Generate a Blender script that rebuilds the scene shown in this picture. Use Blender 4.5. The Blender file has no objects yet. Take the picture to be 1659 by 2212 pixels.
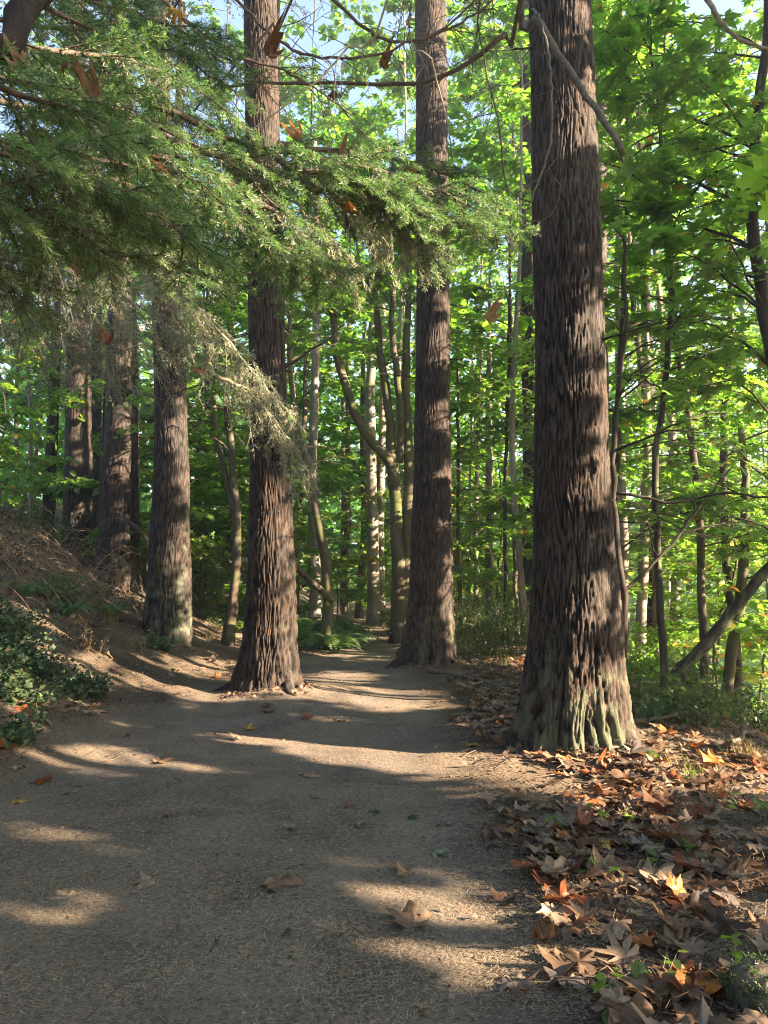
import bpy, math
import numpy as np
from mathutils import Vector

sc = bpy.context.scene
C = sc.collection
R = math.radians

# ------------------------------------------------------------------ camera
CAM_Z = 1.6
PITCH = R(5.0)
FPX = 1534.0            # focal length in pixels of a 1659 x 2212 picture
cam_d = bpy.data.cameras.new('camera')
cam_d.sensor_fit = 'HORIZONTAL'
cam_d.angle = 2 * math.atan(829.5 / FPX)
cam_d.clip_start = 0.05
cam_d.clip_end = 600
cam = bpy.data.objects.new('camera', cam_d)
C.objects.link(cam)
cam.location = (0, 0, CAM_Z)
cam.rotation_euler = (math.pi / 2 + PITCH, 0, 0)
sc.camera = cam

# ------------------------------------------------------------------ light
SUN_E = R(22.0)
SUN_A = R(19.0)          # the sun stands to the right, this far behind the camera's shoulder
SUN = np.array([math.cos(SUN_E) * math.cos(SUN_A), -math.cos(SUN_E) * math.sin(SUN_A), math.sin(SUN_E)])
world = bpy.data.worlds.new('World')
sc.world = world
world.use_nodes = True
wn = world.node_tree
bg = wn.nodes['Background']
sky = wn.nodes.new('ShaderNodeTexSky')
sky.sky_type = 'NISHITA'
sky.sun_disc = False
sky.sun_elevation = SUN_E
sky.sun_rotation = math.pi / 2 + SUN_A
sky.air_density = 1.0
sky.dust_density = 1.2
wn.links.new(sky.outputs[0], bg.inputs[0])
bg.inputs[1].default_value = 0.06
sun_d = bpy.data.lights.new('sun', 'SUN')
sun_d.energy = 5.0
sun_d.angle = R(0.53)
sun_d.color = (1.0, 0.78, 0.55)
sun = bpy.data.objects.new('sun', sun_d)
C.objects.link(sun)
sun.rotation_euler = Vector(SUN.tolist()).to_track_quat('Z', 'Y').to_euler()
sun.location = (20, -6, 12)

vs = sc.view_settings
vs.view_transform = 'Standard'
vs.look = 'None'
vs.exposure = 3.35
vs.gamma = 1.0
sc.cycles.max_bounces = 8
sc.cycles.diffuse_bounces = 6
sc.cycles.transmission_bounces = 6
sc.cycles.caustics_reflective = False
sc.cycles.caustics_refractive = False
sc.cycles.use_denoising = True
sc.cycles.denoising_prefilter = 'NONE'
sc.cycles.denoising_input_passes = 'RGB_ALBEDO_NORMAL'
sc.cycles.filter_width = 1.1
sc.cycles.sample_clamp_indirect = 3.0

# ------------------------------------------------------------------ helpers
rng = np.random.default_rng(11)
cp, sp = math.cos(PITCH), math.sin(PITCH)


def ray(px, py):
    a = (px - 829.5) / FPX
    b = -(py - 1106.0) / FPX
    return np.array([a, cp - b * sp, sp + b * cp])


def W(px, py, d):
    """world point at forward distance d seen at a place of the 1659 x 2212 picture"""
    r = ray(px, py)
    return np.array([0, 0, CAM_Z]) + r * (d / r[1])


def scale_at(p):
    """metres per picture pixel at a world point"""
    return ((p[1]) * cp + (p[2] - CAM_Z) * sp) / FPX


def fade(t):
    return t * t * t * (t * (t * 6 - 15) + 10)


def _hash(ix, iy, iz, seed):
    h = (ix * 374761393 + iy * 668265263 + iz * 2147483647 + seed * 1274126177) & 0xFFFFFFFF
    h = ((h ^ (h >> 13)) * 1274126177) & 0xFFFFFFFF
    h = h ^ (h >> 16)
    return (h & 0xFFFFFF) / float(0xFFFFFF)


def vnoise(x, y, z, seed=0):
    """smooth value noise, -1..1"""
    x = np.asarray(x, float); y = np.asarray(y, float); z = np.asarray(z, float)
    x, y, z = np.broadcast_arrays(x, y, z)
    ix = np.floor(x).astype(np.int64); iy = np.floor(y).astype(np.int64); iz = np.floor(z).astype(np.int64)
    fx = fade(x - ix); fy = fade(y - iy); fz = fade(z - iz)
    r = 0
    for dx in (0, 1):
        wx = fx if dx else 1 - fx
        for dy in (0, 1):
            wy = fy if dy else 1 - fy
            for dz in (0, 1):
                wz = fz if dz else 1 - fz
                r = r + wx * wy * wz * _hash(ix + dx, iy + dy, iz + dz, seed)
    return r * 2 - 1


def pnoise(x, y, z, seed=0):
    """gradient noise, about -1..1"""
    x, y, z = np.broadcast_arrays(np.asarray(x, float), np.asarray(y, float), np.asarray(z, float))
    ix = np.floor(x).astype(np.int64); iy = np.floor(y).astype(np.int64); iz = np.floor(z).astype(np.int64)
    gx = x - ix; gy = y - iy; gz_ = z - iz
    fx = fade(gx); fy = fade(gy); fz = fade(gz_)
    r = 0
    for dx in (0, 1):
        wx = fx if dx else 1 - fx
        for dy in (0, 1):
            wy = fy if dy else 1 - fy
            for dz in (0, 1):
                wz = fz if dz else 1 - fz
                a = _hash(ix + dx, iy + dy, iz + dz, seed) * (2 * math.pi)
                c = _hash(ix + dx, iy + dy, iz + dz, seed + 991) * 2 - 1
                q = np.sqrt(1 - c * c)
                r = r + wx * wy * wz * ((gx - dx) * q * np.cos(a) + (gy - dy) * q * np.sin(a) + (gz_ - dz) * c)
    return r * 1.7


def fbm(x, y, z, seed=0, oct=3):
    a, s, t = 1.0, 0, 0
    for k in range(oct):
        s = s + a * vnoise(x * 2 ** k, y * 2 ** k, z * 2 ** k, seed + k * 7)
        t += a
        a *= 0.5
    return s / t


def unit(v):
    n = np.linalg.norm(v, axis=-1, keepdims=True)
    return v / np.maximum(n, 1e-9)


def smooth(a, b, x):
    t = np.clip((x - a) / (b - a), 0, 1)
    return t * t * (3 - 2 * t)


class MB:
    """collects shapes; build() links them as one mesh object"""
    def __init__(self):
        self.V, self.F3, self.F4, self.A, self.n = [], [], [], {}, 0

    def add(self, V, F3=None, F4=None, **attrs):
        V = np.asarray(V, float)
        if F3 is not None and len(F3):
            self.F3.append(np.asarray(F3, np.int64) + self.n)
        if F4 is not None and len(F4):
            self.F4.append(np.asarray(F4, np.int64) + self.n)
        for k, v in attrs.items():
            self.A.setdefault(k, []).append((self.n, np.broadcast_to(np.asarray(v, float), (len(V),))))
        self.V.append(V)
        self.n += len(V)

    def tube(self, P, rad, sides=6, cap=True, **attrs):
        P = np.asarray(P, float)
        n = len(P)
        rad = np.broadcast_to(np.asarray(rad, float), (n,))
        T = unit(np.gradient(P, axis=0))
        ref = np.array([0.12, 0.2, 1.0]) if abs(T[:, 2].mean()) < 0.85 else np.array([1.0, 0.2, 0.1])
        S = unit(np.cross(T, ref))
        B = np.cross(S, T)
        a = np.arange(sides) * 2 * math.pi / sides
        V = P[:, None, :] + rad[:, None, None] * (np.cos(a)[None, :, None] * S[:, None, :] + np.sin(a)[None, :, None] * B[:, None, :])
        V = V.reshape(-1, 3)
        i = np.arange(n - 1)[:, None] * sides
        j = np.arange(sides)[None, :]
        k = (j + 1) % sides
        F = np.stack([i + j, i + k, i + sides + k, i + sides + j], -1).reshape(-1, 4)
        F3 = None
        if cap:
            m = len(V)
            V = np.vstack([V, P[:1], P[-1:]])
            jj = np.arange(sides); kk = (jj + 1) % sides
            F3 = np.vstack([np.stack([kk, jj, np.full(sides, m)], -1),
                            np.stack([(n - 1) * sides + jj, (n - 1) * sides + kk, np.full(sides, m + 1)], -1)])
        self.add(V, F3, F, **attrs)

    def mesh(self, name, material, smooth_shade=True):
        me = bpy.data.meshes.new(name)
        V = np.vstack(self.V)
        F3 = np.vstack(self.F3) if self.F3 else np.zeros((0, 3), np.int64)
        F4 = np.vstack(self.F4) if self.F4 else np.zeros((0, 4), np.int64)
        me.vertices.add(len(V))
        me.vertices.foreach_set('co', V.astype(np.float32).ravel())
        me.loops.add(len(F3) * 3 + len(F4) * 4)
        me.loops.foreach_set('vertex_index', np.concatenate([F3.ravel(), F4.ravel()]).astype(np.int32))
        me.polygons.add(len(F3) + len(F4))
        st = np.concatenate([np.arange(len(F3)) * 3, len(F3) * 3 + np.arange(len(F4)) * 4])
        me.polygons.foreach_set('loop_start', st.astype(np.int32))
        if smooth_shade:
            me.polygons.foreach_set('use_smooth', np.ones(len(F3) + len(F4), bool))
        me.update(calc_edges=True)
        for k, parts in self.A.items():
            arr = np.zeros(len(V), np.float32)
            for s, v in parts:
                arr[s:s + len(v)] = v
            at = me.attributes.new(k, 'FLOAT', 'POINT')
            at.data.foreach_set('value', arr)
        if material is not None:
            me.materials.append(material)
        return me

    def build(self, name, material, parent=None, smooth_shade=True):
        o = bpy.data.objects.new(name, self.mesh(name, material, smooth_shade))
        C.objects.link(o)
        if parent is not None:
            o.parent = parent
            o.location = -np.array(parent_world(parent))
        return o


def parent_world(p):
    v = np.array(p.location)
    while p.parent is not None:
        p = p.parent
        v = v + np.array(p.location)
    return v


def tag(o, label=None, cat=None, group=None, kind=None):
    if label: o['label'] = label
    if cat: o['category'] = cat
    if group: o['group'] = group
    if kind: o['kind'] = kind
    return o


def empty(name, loc, label, cat, group=None):
    o = bpy.data.objects.new(name, None)
    C.objects.link(o)
    o.empty_display_size = 0.1
    o.location = [float(v) for v in loc]
    return tag(o, label, cat, group)


# ------------------------------------------------------------------ materials
def new_mat(name):
    m = bpy.data.materials.new(name)
    m.use_nodes = True
    nt = m.node_tree
    nt.nodes.clear()
    out = nt.nodes.new('ShaderNodeOutputMaterial')
    return m, nt, out


def N(nt, typ, **kw):
    n = nt.nodes.new(typ)
    for k, v in kw.items():
        if k.startswith('i_'):
            key = k[2:]
            n.inputs[int(key) if key.isdigit() else key.replace('_', ' ')].default_value = v
        else:
            setattr(n, k, v)
    return n


def ramp(nt, fac, stops, interp='LINEAR'):
    r = nt.nodes.new('ShaderNodeValToRGB')
    r.color_ramp.interpolation = interp
    el = r.color_ramp.elements
    while len(el) < len(stops):
        el.new(0.5)
    for e, (p, c) in zip(el, stops):
        e.position = p
        e.color = (c[0], c[1], c[2], 1)
    if fac is not None:
        nt.links.new(fac, r.inputs[0])
    return r


def attr(nt, name):
    return N(nt, 'ShaderNodeAttribute', attribute_name=name).outputs['Fac']


def leaf_mat(name, stops, trans=0.45, tgain=1.5, rough=0.45, coat=0.06, tint=(0.78, 1.0, 0.48), usecolor=False):
    """leaf: diffuse front, light coming through, a faint waxy sheen"""
    m, nt, out = new_mat(name)
    L = nt.links
    if usecolor:
        oi = N(nt, 'ShaderNodeObjectInfo')
        geo = N(nt, 'ShaderNodeTexCoord')
        no = N(nt, 'ShaderNodeTexNoise', i_Scale=4.0, i_Detail=5.0)
        L.new(geo.outputs['Object'], no.inputs['Vector'])
        no.inputs['Roughness'].default_value = 0.75
        v = ramp(nt, no.outputs[0], [(0.32, (0.42, 0.38, 0.34)), (0.55, (0.95, 0.92, 0.9)), (0.75, (1.4, 1.35, 1.3))])
        mx = N(nt, 'ShaderNodeMix', data_type='RGBA', blend_type='MULTIPLY')
        mx.inputs[0].default_value = 1
        L.new(oi.outputs['Color'], mx.inputs[6])
        L.new(v.outputs[0], mx.inputs[7])
        col = mx.outputs[2]
    else:
        col = ramp(nt, attr(nt, 'rnd'), stops).outputs[0]
    t = N(nt, 'ShaderNodeMix', data_type='RGBA', blend_type='MULTIPLY')
    t.inputs[0].default_value = 1
    L.new(col, t.inputs[6])
    t.inputs[7].default_value = (tint[0] * tgain, tint[1] * tgain, tint[2] * tgain, 1)
    d = N(nt, 'ShaderNodeBsdfDiffuse')
    L.new(col, d.inputs[0])
    tr = N(nt, 'ShaderNodeBsdfTranslucent')
    L.new(t.outputs[2], tr.inputs[0])
    mx1 = N(nt, 'ShaderNodeMixShader')
    mx1.inputs[0].default_value = trans
    L.new(d.outputs[0], mx1.inputs[1]); L.new(tr.outputs[0], mx1.inputs[2])
    g = N(nt, 'ShaderNodeBsdfGlossy')
    g.inputs['Roughness'].default_value = rough
    mx2 = N(nt, 'ShaderNodeMixShader')
    mx2.inputs[0].default_value = coat
    L.new(mx1.outputs[0], mx2.inputs[1]); L.new(g.outputs[0], mx2.inputs[2])
    L.new(mx2.outputs[0], out.inputs[0])
    return m


def bark_mat(name, ridge, furrow, lichen=(0.2, 0.24, 0.17), bump=0.5, scale=1.0, use_lichen=True):
    m, nt, out = new_mat(name)
    L = nt.links
    tc = N(nt, 'ShaderNodeTexCoord')
    mp = N(nt, 'ShaderNodeMapping')
    mp.inputs['Scale'].default_value = (38 * scale, 38 * scale, 9 * scale)
    L.new(tc.outputs['Object'], mp.inputs[0])
    n1 = N(nt, 'ShaderNodeTexNoise', i_Scale=1.0, i_Detail=6.0, i_Roughness=0.65)
    L.new(mp.outputs[0], n1.inputs['Vector'])
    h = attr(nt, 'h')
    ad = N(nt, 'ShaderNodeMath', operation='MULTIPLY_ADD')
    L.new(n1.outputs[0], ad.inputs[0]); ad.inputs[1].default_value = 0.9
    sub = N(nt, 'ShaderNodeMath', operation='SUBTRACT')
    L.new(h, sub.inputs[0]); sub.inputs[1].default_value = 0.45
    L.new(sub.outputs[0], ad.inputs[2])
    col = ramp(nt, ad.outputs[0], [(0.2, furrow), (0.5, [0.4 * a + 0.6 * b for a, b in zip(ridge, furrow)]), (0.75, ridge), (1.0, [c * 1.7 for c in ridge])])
    c = col.outputs[0]
    # broad tone changes, grey to red-brown
    n3 = N(nt, 'ShaderNodeTexNoise', i_Scale=1.3, i_Detail=3.0)
    L.new(tc.outputs['Object'], n3.inputs['Vector'])
    tint = ramp(nt, n3.outputs[0], [(0.3, (1.12, 0.94, 0.82)), (0.7, (0.96, 1.0, 1.0))])
    mt = N(nt, 'ShaderNodeMix', data_type='RGBA', blend_type='MULTIPLY')
    mt.inputs[0].default_value = 1
    L.new(c, mt.inputs[6]); L.new(tint.outputs[0], mt.inputs[7])
    c = mt.outputs[2]
    if use_lichen:
        n2 = N(nt, 'ShaderNodeTexNoise', i_Scale=5.0, i_Detail=5.0)
        L.new(tc.outputs['Object'], n2.inputs['Vector'])
        s = N(nt, 'ShaderNodeMath', operation='ADD')
        L.new(n2.outputs[0], s.inputs[0]); L.new(attr(nt, 'lich'), s.inputs[1])
        f = ramp(nt, s.outputs[0], [(0.78, (0, 0, 0)), (0.94, (0.85, 0.85, 0.85))])
        mx = N(nt, 'ShaderNodeMix', data_type='RGBA')
        L.new(f.outputs[0], mx.inputs[0]); L.new(c, mx.inputs[6])
        mx.inputs[7].default_value = (*lichen, 1)
        c = mx.outputs[2]
    p = N(nt, 'ShaderNodeBsdfPrincipled', i_Roughness=0.82)
    p.inputs['Specular IOR Level'].default_value = 0.25
    L.new(c, p.inputs['Base Color'])
    b = N(nt, 'ShaderNodeBump', i_Strength=bump, i_Distance=0.02)
    L.new(n1.outputs[0], b.inputs['Height'])
    L.new(b.outputs[0], p.inputs['Normal'])
    L.new(p.outputs[0], out.inputs[0])
    return m


def plain_mat(name, stops, scale=8.0, rough=0.85, bump=0.3, dist=0.01, detail=6.0, zs=1.0):
    m, nt, out = new_mat(name)
    L = nt.links
    tc = N(nt, 'ShaderNodeTexCoord')
    mp = N(nt, 'ShaderNodeMapping')
    mp.inputs['Scale'].default_value = (scale, scale, scale * zs)
    L.new(tc.outputs['Object'], mp.inputs[0])
    n1 = N(nt, 'ShaderNodeTexNoise', i_Scale=1.0, i_Detail=detail, i_Roughness=0.6)
    L.new(mp.outputs[0], n1.inputs['Vector'])
    col = ramp(nt, n1.outputs[0], stops)
    p = N(nt, 'ShaderNodeBsdfPrincipled', i_Roughness=rough)
    p.inputs['Specular IOR Level'].default_value = 0.25
    L.new(col.outputs[0], p.inputs['Base Color'])
    b = N(nt, 'ShaderNodeBump', i_Strength=bump, i_Distance=dist)
    L.new(n1.outputs[0], b.inputs['Height'])
    L.new(b.outputs[0], p.inputs['Normal'])
    L.new(p.outputs[0], out.inputs[0])
    return m


M = {}
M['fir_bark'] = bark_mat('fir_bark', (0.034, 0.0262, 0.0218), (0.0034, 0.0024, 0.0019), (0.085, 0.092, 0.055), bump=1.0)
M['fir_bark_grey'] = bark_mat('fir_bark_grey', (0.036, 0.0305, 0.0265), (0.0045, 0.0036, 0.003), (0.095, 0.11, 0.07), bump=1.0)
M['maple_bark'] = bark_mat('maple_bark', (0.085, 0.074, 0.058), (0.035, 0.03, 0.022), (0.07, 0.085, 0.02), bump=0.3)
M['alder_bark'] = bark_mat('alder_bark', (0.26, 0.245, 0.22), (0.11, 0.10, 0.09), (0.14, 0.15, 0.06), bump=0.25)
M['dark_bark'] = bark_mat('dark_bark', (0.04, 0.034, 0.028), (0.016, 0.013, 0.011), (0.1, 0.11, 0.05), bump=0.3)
M['twig'] = plain_mat('twig', [(0.3, (0.05, 0.038, 0.03)), (0.7, (0.12, 0.095, 0.075))], 30)
M['pale_twig'] = plain_mat('pale_twig', [(0.3, (0.14, 0.125, 0.09)), (0.7, (0.30, 0.28, 0.2))], 30)
M['grey_twig'] = plain_mat('grey_twig', [(0.3, (0.06, 0.055, 0.045)), (0.7, (0.15, 0.14, 0.115))], 30)
M['dry_twig'] = plain_mat('dry_twig', [(0.3, (0.12, 0.085, 0.055)), (0.7, (0.30, 0.23, 0.15))], 20)
M['log'] = plain_mat('log', [(0.3, (0.06, 0.045, 0.035)), (0.7, (0.17, 0.135, 0.105))], 16)
M['leaf'] = leaf_mat('leaf', [(0.0, (0.04, 0.085, 0.014)), (0.45, (0.07, 0.125, 0.02)), (0.85, (0.115, 0.165, 0.025)), (0.985, (0.19, 0.19, 0.03)), (1.0, (0.28, 0.12, 0.03))], 0.55, 3.7)
M['leaf_far'] = leaf_mat('leaf_far', [(0.0, (0.035, 0.08, 0.03)), (0.5, (0.06, 0.12, 0.035)), (1.0, (0.10, 0.17, 0.05))], 0.55, 3.8)
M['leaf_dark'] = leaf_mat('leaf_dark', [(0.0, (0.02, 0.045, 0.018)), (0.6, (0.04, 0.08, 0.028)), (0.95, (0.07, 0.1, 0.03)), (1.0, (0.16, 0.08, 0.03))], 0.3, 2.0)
M['shrub'] = leaf_mat('shrub', [(0.0, (0.035, 0.06, 0.02)), (0.6, (0.065, 0.10, 0.03)), (0.95, (0.11, 0.13, 0.04)), (1.0, (0.2, 0.1, 0.04))], 0.4, 2.4, coat=0.03)
M['bramble'] = leaf_mat('bramble', [(0.0, (0.025, 0.05, 0.022)), (0.6, (0.05, 0.085, 0.04)), (0.9, (0.09, 0.13, 0.05)), (1.0, (0.2, 0.13, 0.05))], 0.25, 1.8, coat=0.03)
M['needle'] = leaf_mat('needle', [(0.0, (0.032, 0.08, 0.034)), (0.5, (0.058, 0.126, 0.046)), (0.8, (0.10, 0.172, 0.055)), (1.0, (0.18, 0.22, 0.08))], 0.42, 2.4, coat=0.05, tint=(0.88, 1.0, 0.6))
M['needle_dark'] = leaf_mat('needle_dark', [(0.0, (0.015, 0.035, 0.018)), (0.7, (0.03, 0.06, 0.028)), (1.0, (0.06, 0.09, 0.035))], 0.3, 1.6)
M['brush'] = leaf_mat('brush', [(0.0, (0.03, 0.022, 0.014)), (0.5, (0.075, 0.052, 0.032)), (0.8, (0.13, 0.095, 0.055)), (1.0, (0.06, 0.075, 0.03))], 0.25, 1.3, tint=(1, 0.9, 0.6), coat=0.02)
M['lichen'] = leaf_mat('lichen', [(0.0, (0.12, 0.15, 0.12)), (0.6, (0.21, 0.245, 0.175)), (1.0, (0.36, 0.37, 0.23))], 0.35, 1.1, tint=(1, 1, 0.8), coat=0.0)
M['fern'] = leaf_mat('fern', [(0.0, (0.04, 0.10, 0.035)), (0.7, (0.075, 0.15, 0.045)), (1.0, (0.14, 0.17, 0.05))], 0.4, 2.4)
M['dead_leaf'] = leaf_mat('dead_leaf', None, 0.3, 1.4, tint=(1.0, 0.75, 0.5), coat=0.03, usecolor=True)
M['litter'] = leaf_mat('litter', [(0.0, (0.08, 0.052, 0.035)), (0.3, (0.15, 0.10, 0.07)), (0.6, (0.26, 0.19, 0.135)), (0.85, (0.28, 0.15, 0.075)), (1.0, (0.36, 0.14, 0.045))], 0.25, 1.3, tint=(1, 0.75, 0.5), coat=0.03)
M['dry_needle'] = leaf_mat('dry_needle', [(0.0, (0.16, 0.115, 0.075)), (0.5, (0.36, 0.28, 0.185)), (1.0, (0.55, 0.45, 0.32))], 0.15, 1.0, tint=(1, 0.9, 0.7), coat=0.03)
M['dry_grass'] = leaf_mat('dry_grass', [(0.0, (0.10, 0.08, 0.04)), (0.6, (0.22, 0.17, 0.08)), (1.0, (0.12, 0.16, 0.04))], 0.3, 1.4, tint=(1, 0.95, 0.6), coat=0.02)


# ------------------------------------------------------------------ ground
def softplus(x, k):
    return np.where(x / k > 30, x, k * np.log1p(np.exp(np.clip(x / k, -50, 30))))


def g0(x, y):
    """large shape of the ground: flat trail, bank on the left, ravine on the right"""
    x = np.asarray(x, float); y = np.asarray(y, float)
    edge = -3.35 - 0.35 * np.sin(y * 0.35 + 0.6) + 0.02 * np.clip(y - 12, 0, 40)
    t = softplus(edge - x, 0.35)
    left = 0.45 * t - 0.08 * softplus(t - 4.5, 0.6) - 0.25 * softplus(t - 14, 2)
    r_edge = 3.7 + 0.3 * np.sin(y * 0.5) + 0.02 * np.clip(y, 0, 30)
    t2 = softplus(x - r_edge, 0.35)
    right = -0.42 * t2 + 0.30 * softplus(t2 - 14, 2) + 0.25 * softplus(t2 - 24, 3)
    mound = 0.12 * np.exp(-((x + 1.55) ** 2 / 0.9 + (y - 9.8) ** 2 / 1.3)) + 0.08 * np.exp(-((x - 1.8) ** 2 / 0.6 + (y - 7.2) ** 2 / 0.6)) \
        + 0.08 * np.exp(-((x - 0.8) ** 2 / 0.6 + (y - 12.7) ** 2 / 0.8))
    trail = trail_mask(x, y)
    return left + right + mound - 0.05 * trail


def trail_mask(x, y):
    cx = np.interp(y, [0, 4, 8, 11, 14, 18, 23, 27, 34], [-1.1, -1.2, -1.2, -0.75, -0.55, -0.35, -0.4, -1.0, -3.5])
    hw = np.interp(y, [0, 4, 8, 11, 14, 18, 23, 30], [1.75, 1.75, 1.75, 1.2, 0.85, 0.5, 0.38, 0.4])
    d = np.abs(x - cx) + 0.12 * vnoise(x * 1.3, y * 1.3, 0, 5)
    return 1 - smooth(hw * 0.8, hw * 1.2 + 0.1, d)


def ground(x, y):
    t = trail_mask(x, y)
    r = 0.035 * fbm(np.asarray(x) * 0.9, np.asarray(y) * 0.9, 0, 21, 3)
    r2 = 0.03 * fbm(np.asarray(x) * 4, np.asarray(y) * 4, 0, 33, 2) * (1 - 0.75 * t)
    heap = 0
    for hx, hy, hr in ((1.81, 6.8, 0.62), (-1.56, 9.8, 0.55), (0.75, 12.6, 0.6), (-3.98, 13.0, 0.5)):
        d = np.hypot(np.asarray(x) - hx, np.asarray(y) - hy) / hr
        heap = heap + 0.09 * np.exp(-d ** 4) * (0.75 + 0.9 * vnoise(np.asarray(x) * 5, np.asarray(y) * 5, hx, 44))
    return g0(x, y) + r + r2 + heap


def on_ground(px, py):
    """where the picture ray meets the ground"""
    r = ray(px, py)
    lo = np.array([0, 0, CAM_Z])
    ts = np.linspace(1.0, 60, 3000)
    P = lo + ts[:, None] * r
    h = P[:, 2] - ground(P[:, 0], P[:, 1])
    i = np.argmax(h < 0)
    return P[i] if h[i] < 0 else P[-1]


def build_ground():
    nx, ny = 256, 330
    s = np.linspace(-1, 1, nx)
    xs = np.sinh(s * 3.6) / math.sinh(3.6) * 75
    t = np.linspace(0, 1, ny)
    ys = np.where(t < 0.1, -18 + t / 0.1 * 18.5, 0)
    tt = np.clip((t - 0.1) / 0.9, 0, 1)
    ys = np.where(t >= 0.1, 0.5 + np.sinh(tt * 3.4) / math.sinh(3.4) * 104, ys)
    X, Y = np.meshgrid(xs, ys)
    Z = ground(X, Y)
    V = np.stack([X, Y, Z], -1).reshape(-1, 3)
    i = np.arange(ny - 1)[:, None] * nx
    j = np.arange(nx - 1)[None, :]
    F = np.stack([i + j, i + j + 1, i + nx + j + 1, i + nx + j], -1).reshape(-1, 4)
    mb = MB()
    mb.add(V, None, F, trail=trail_mask(X, Y).ravel())
    m, nt, out = new_mat('forest_floor')
    L = nt.links
    tc = N(nt, 'ShaderNodeTexCoord')
    big = N(nt, 'ShaderNodeTexNoise', i_Scale=0.9, i_Detail=5.0)
    L.new(tc.outputs['Object'], big.inputs['Vector'])
    fine = N(nt, 'ShaderNodeTexNoise', i_Scale=38.0, i_Detail=8.0, i_Roughness=0.8)
    L.new(tc.outputs['Object'], fine.inputs['Vector'])
    # strands of trodden needles: stretched noise in three directions
    strands = []
    for k, ang in enumerate((20, 78, 141)):
        mp = N(nt, 'ShaderNodeMapping')
        mp.inputs['Rotation'].default_value = (0, 0, R(ang))
        mp.inputs['Scale'].default_value = (42, 330, 60)
        L.new(tc.outputs['Object'], mp.inputs[0])
        n = N(nt, 'ShaderNodeTexNoise', i_Scale=1.0, i_Detail=1.0)
        L.new(mp.outputs[0], n.inputs['Vector'])
        strands.append(n.outputs[0])
    mxa = N(nt, 'ShaderNodeMath', operation='MAXIMUM')
    L.new(strands[0], mxa.inputs[0]); L.new(strands[1], mxa.inputs[1])
    mxb = N(nt, 'ShaderNodeMath', operation='MAXIMUM')
    L.new(mxa.outputs[0], mxb.inputs[0]); L.new(strands[2], mxb.inputs[1])
    sm = N(nt, 'ShaderNodeMath', operation='MULTIPLY_ADD')   # needles gather in patches
    L.new(big.outputs[0], sm.inputs[0]); sm.inputs[1].default_value = 0.35; L.new(mxb.outputs[0], sm.inputs[2])
    sf = ramp(nt, sm.outputs[0], [(0.76, (0, 0, 0)), (0.86, (1, 1, 1))])
    dirt = ramp(nt, fine.outputs[0], [(0.34, (0.044, 0.037, 0.032)), (0.5, (0.158, 0.134, 0.115)), (0.66, (0.30, 0.256, 0.218))])
    duff = ramp(nt, fine.outputs[0], [(0.36, (0.014, 0.010, 0.008)), (0.5, (0.05, 0.036, 0.026)), (0.64, (0.14, 0.10, 0.068))])
    patch = N(nt, 'ShaderNodeTexNoise', i_Scale=1.7, i_Detail=4.0, i_Distortion=0.6)
    L.new(tc.outputs['Object'], patch.inputs['Vector'])
    pr_ = ramp(nt, patch.outputs[0], [(0.36, (0.62, 0.62, 0.64)), (0.6, (1.15, 1.12, 1.08))])
    dm = N(nt, 'ShaderNodeMix', data_type='RGBA', blend_type='MULTIPLY')
    dm.inputs[0].default_value = 1
    L.new(dirt.outputs[0], dm.inputs[6]); L.new(pr_.outputs[0], dm.inputs[7])
    ta = attr(nt, 'trail')
    mx = N(nt, 'ShaderNodeMix', data_type='RGBA')
    L.new(ta, mx.inputs[0]); L.new(duff.outputs[0], mx.inputs[6]); L.new(dm.outputs[2], mx.inputs[7])
    mx2 = N(nt, 'ShaderNodeMix', data_type='RGBA')
    L.new(sf.outputs[0], mx2.inputs[0]); L.new(mx.outputs[2], mx2.inputs[6])
    mx2.inputs[7].default_value = (0.30, 0.235, 0.17, 1)
    p = N(nt, 'ShaderNodeBsdfPrincipled', i_Roughness=0.9)
    p.inputs['Specular IOR Level'].default_value = 0.2
    L.new(mx2.outputs[2], p.inputs['Base Color'])
    hs = N(nt, 'ShaderNodeMath', operation='MULTIPLY_ADD')
    L.new(sf.outputs[0], hs.inputs[0]); hs.inputs[1].default_value = 0.35; L.new(fine.outputs[0], hs.inputs[2])
    b = N(nt, 'ShaderNodeBump', i_Strength=0.8, i_Distance=0.02)
    L.new(hs.outputs[0], b.inputs['Height'])
    L.new(b.outputs[0], p.inputs['Normal'])
    L.new(p.outputs[0], out.inputs[0])
    o = mb.build('ground', m)
    tag(o, 'brown forest floor with a trodden needle-strewn trail', kind='structure')


build_ground()

# ------------------------------------------------------------------ where the sun comes through
UA = np.array([math.sin(SUN_A), math.cos(SUN_A), 0.0])
VA = np.cross(SUN, UA)
if VA[2] < 0:
    VA = -VA


def uv(P):
    return P @ UA, P @ VA


# openings cut in the crowns to place sun patches: each lets a shaft of sun through to one place
GAPS = []


def gap_ground(cx, cy, hw, hh, st=1.0):
    c = on_ground(cx, cy)
    pts = np.array([on_ground(cx - hw, cy), on_ground(cx + hw, cy), on_ground(cx, cy - hh), on_ground(cx, cy + hh)])
    u, v = uv(pts)
    cu, cv = uv(c)
    ru = max(np.abs(u - cu).max(), 0.05)
    rv = max(np.abs(v - cv).max(), 0.04)
    GAPS.append((cu, cv, ru, rv, float(c @ SUN), st))


def gap_at(cx, cy, d, hw, hh, st=1.0):
    c = W(cx, cy, d)
    s = scale_at(c)
    cu, cv = uv(c)
    GAPS.append((cu, cv, max(hw * s, 0.05), hh * s, float(c @ SUN), st))


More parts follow.
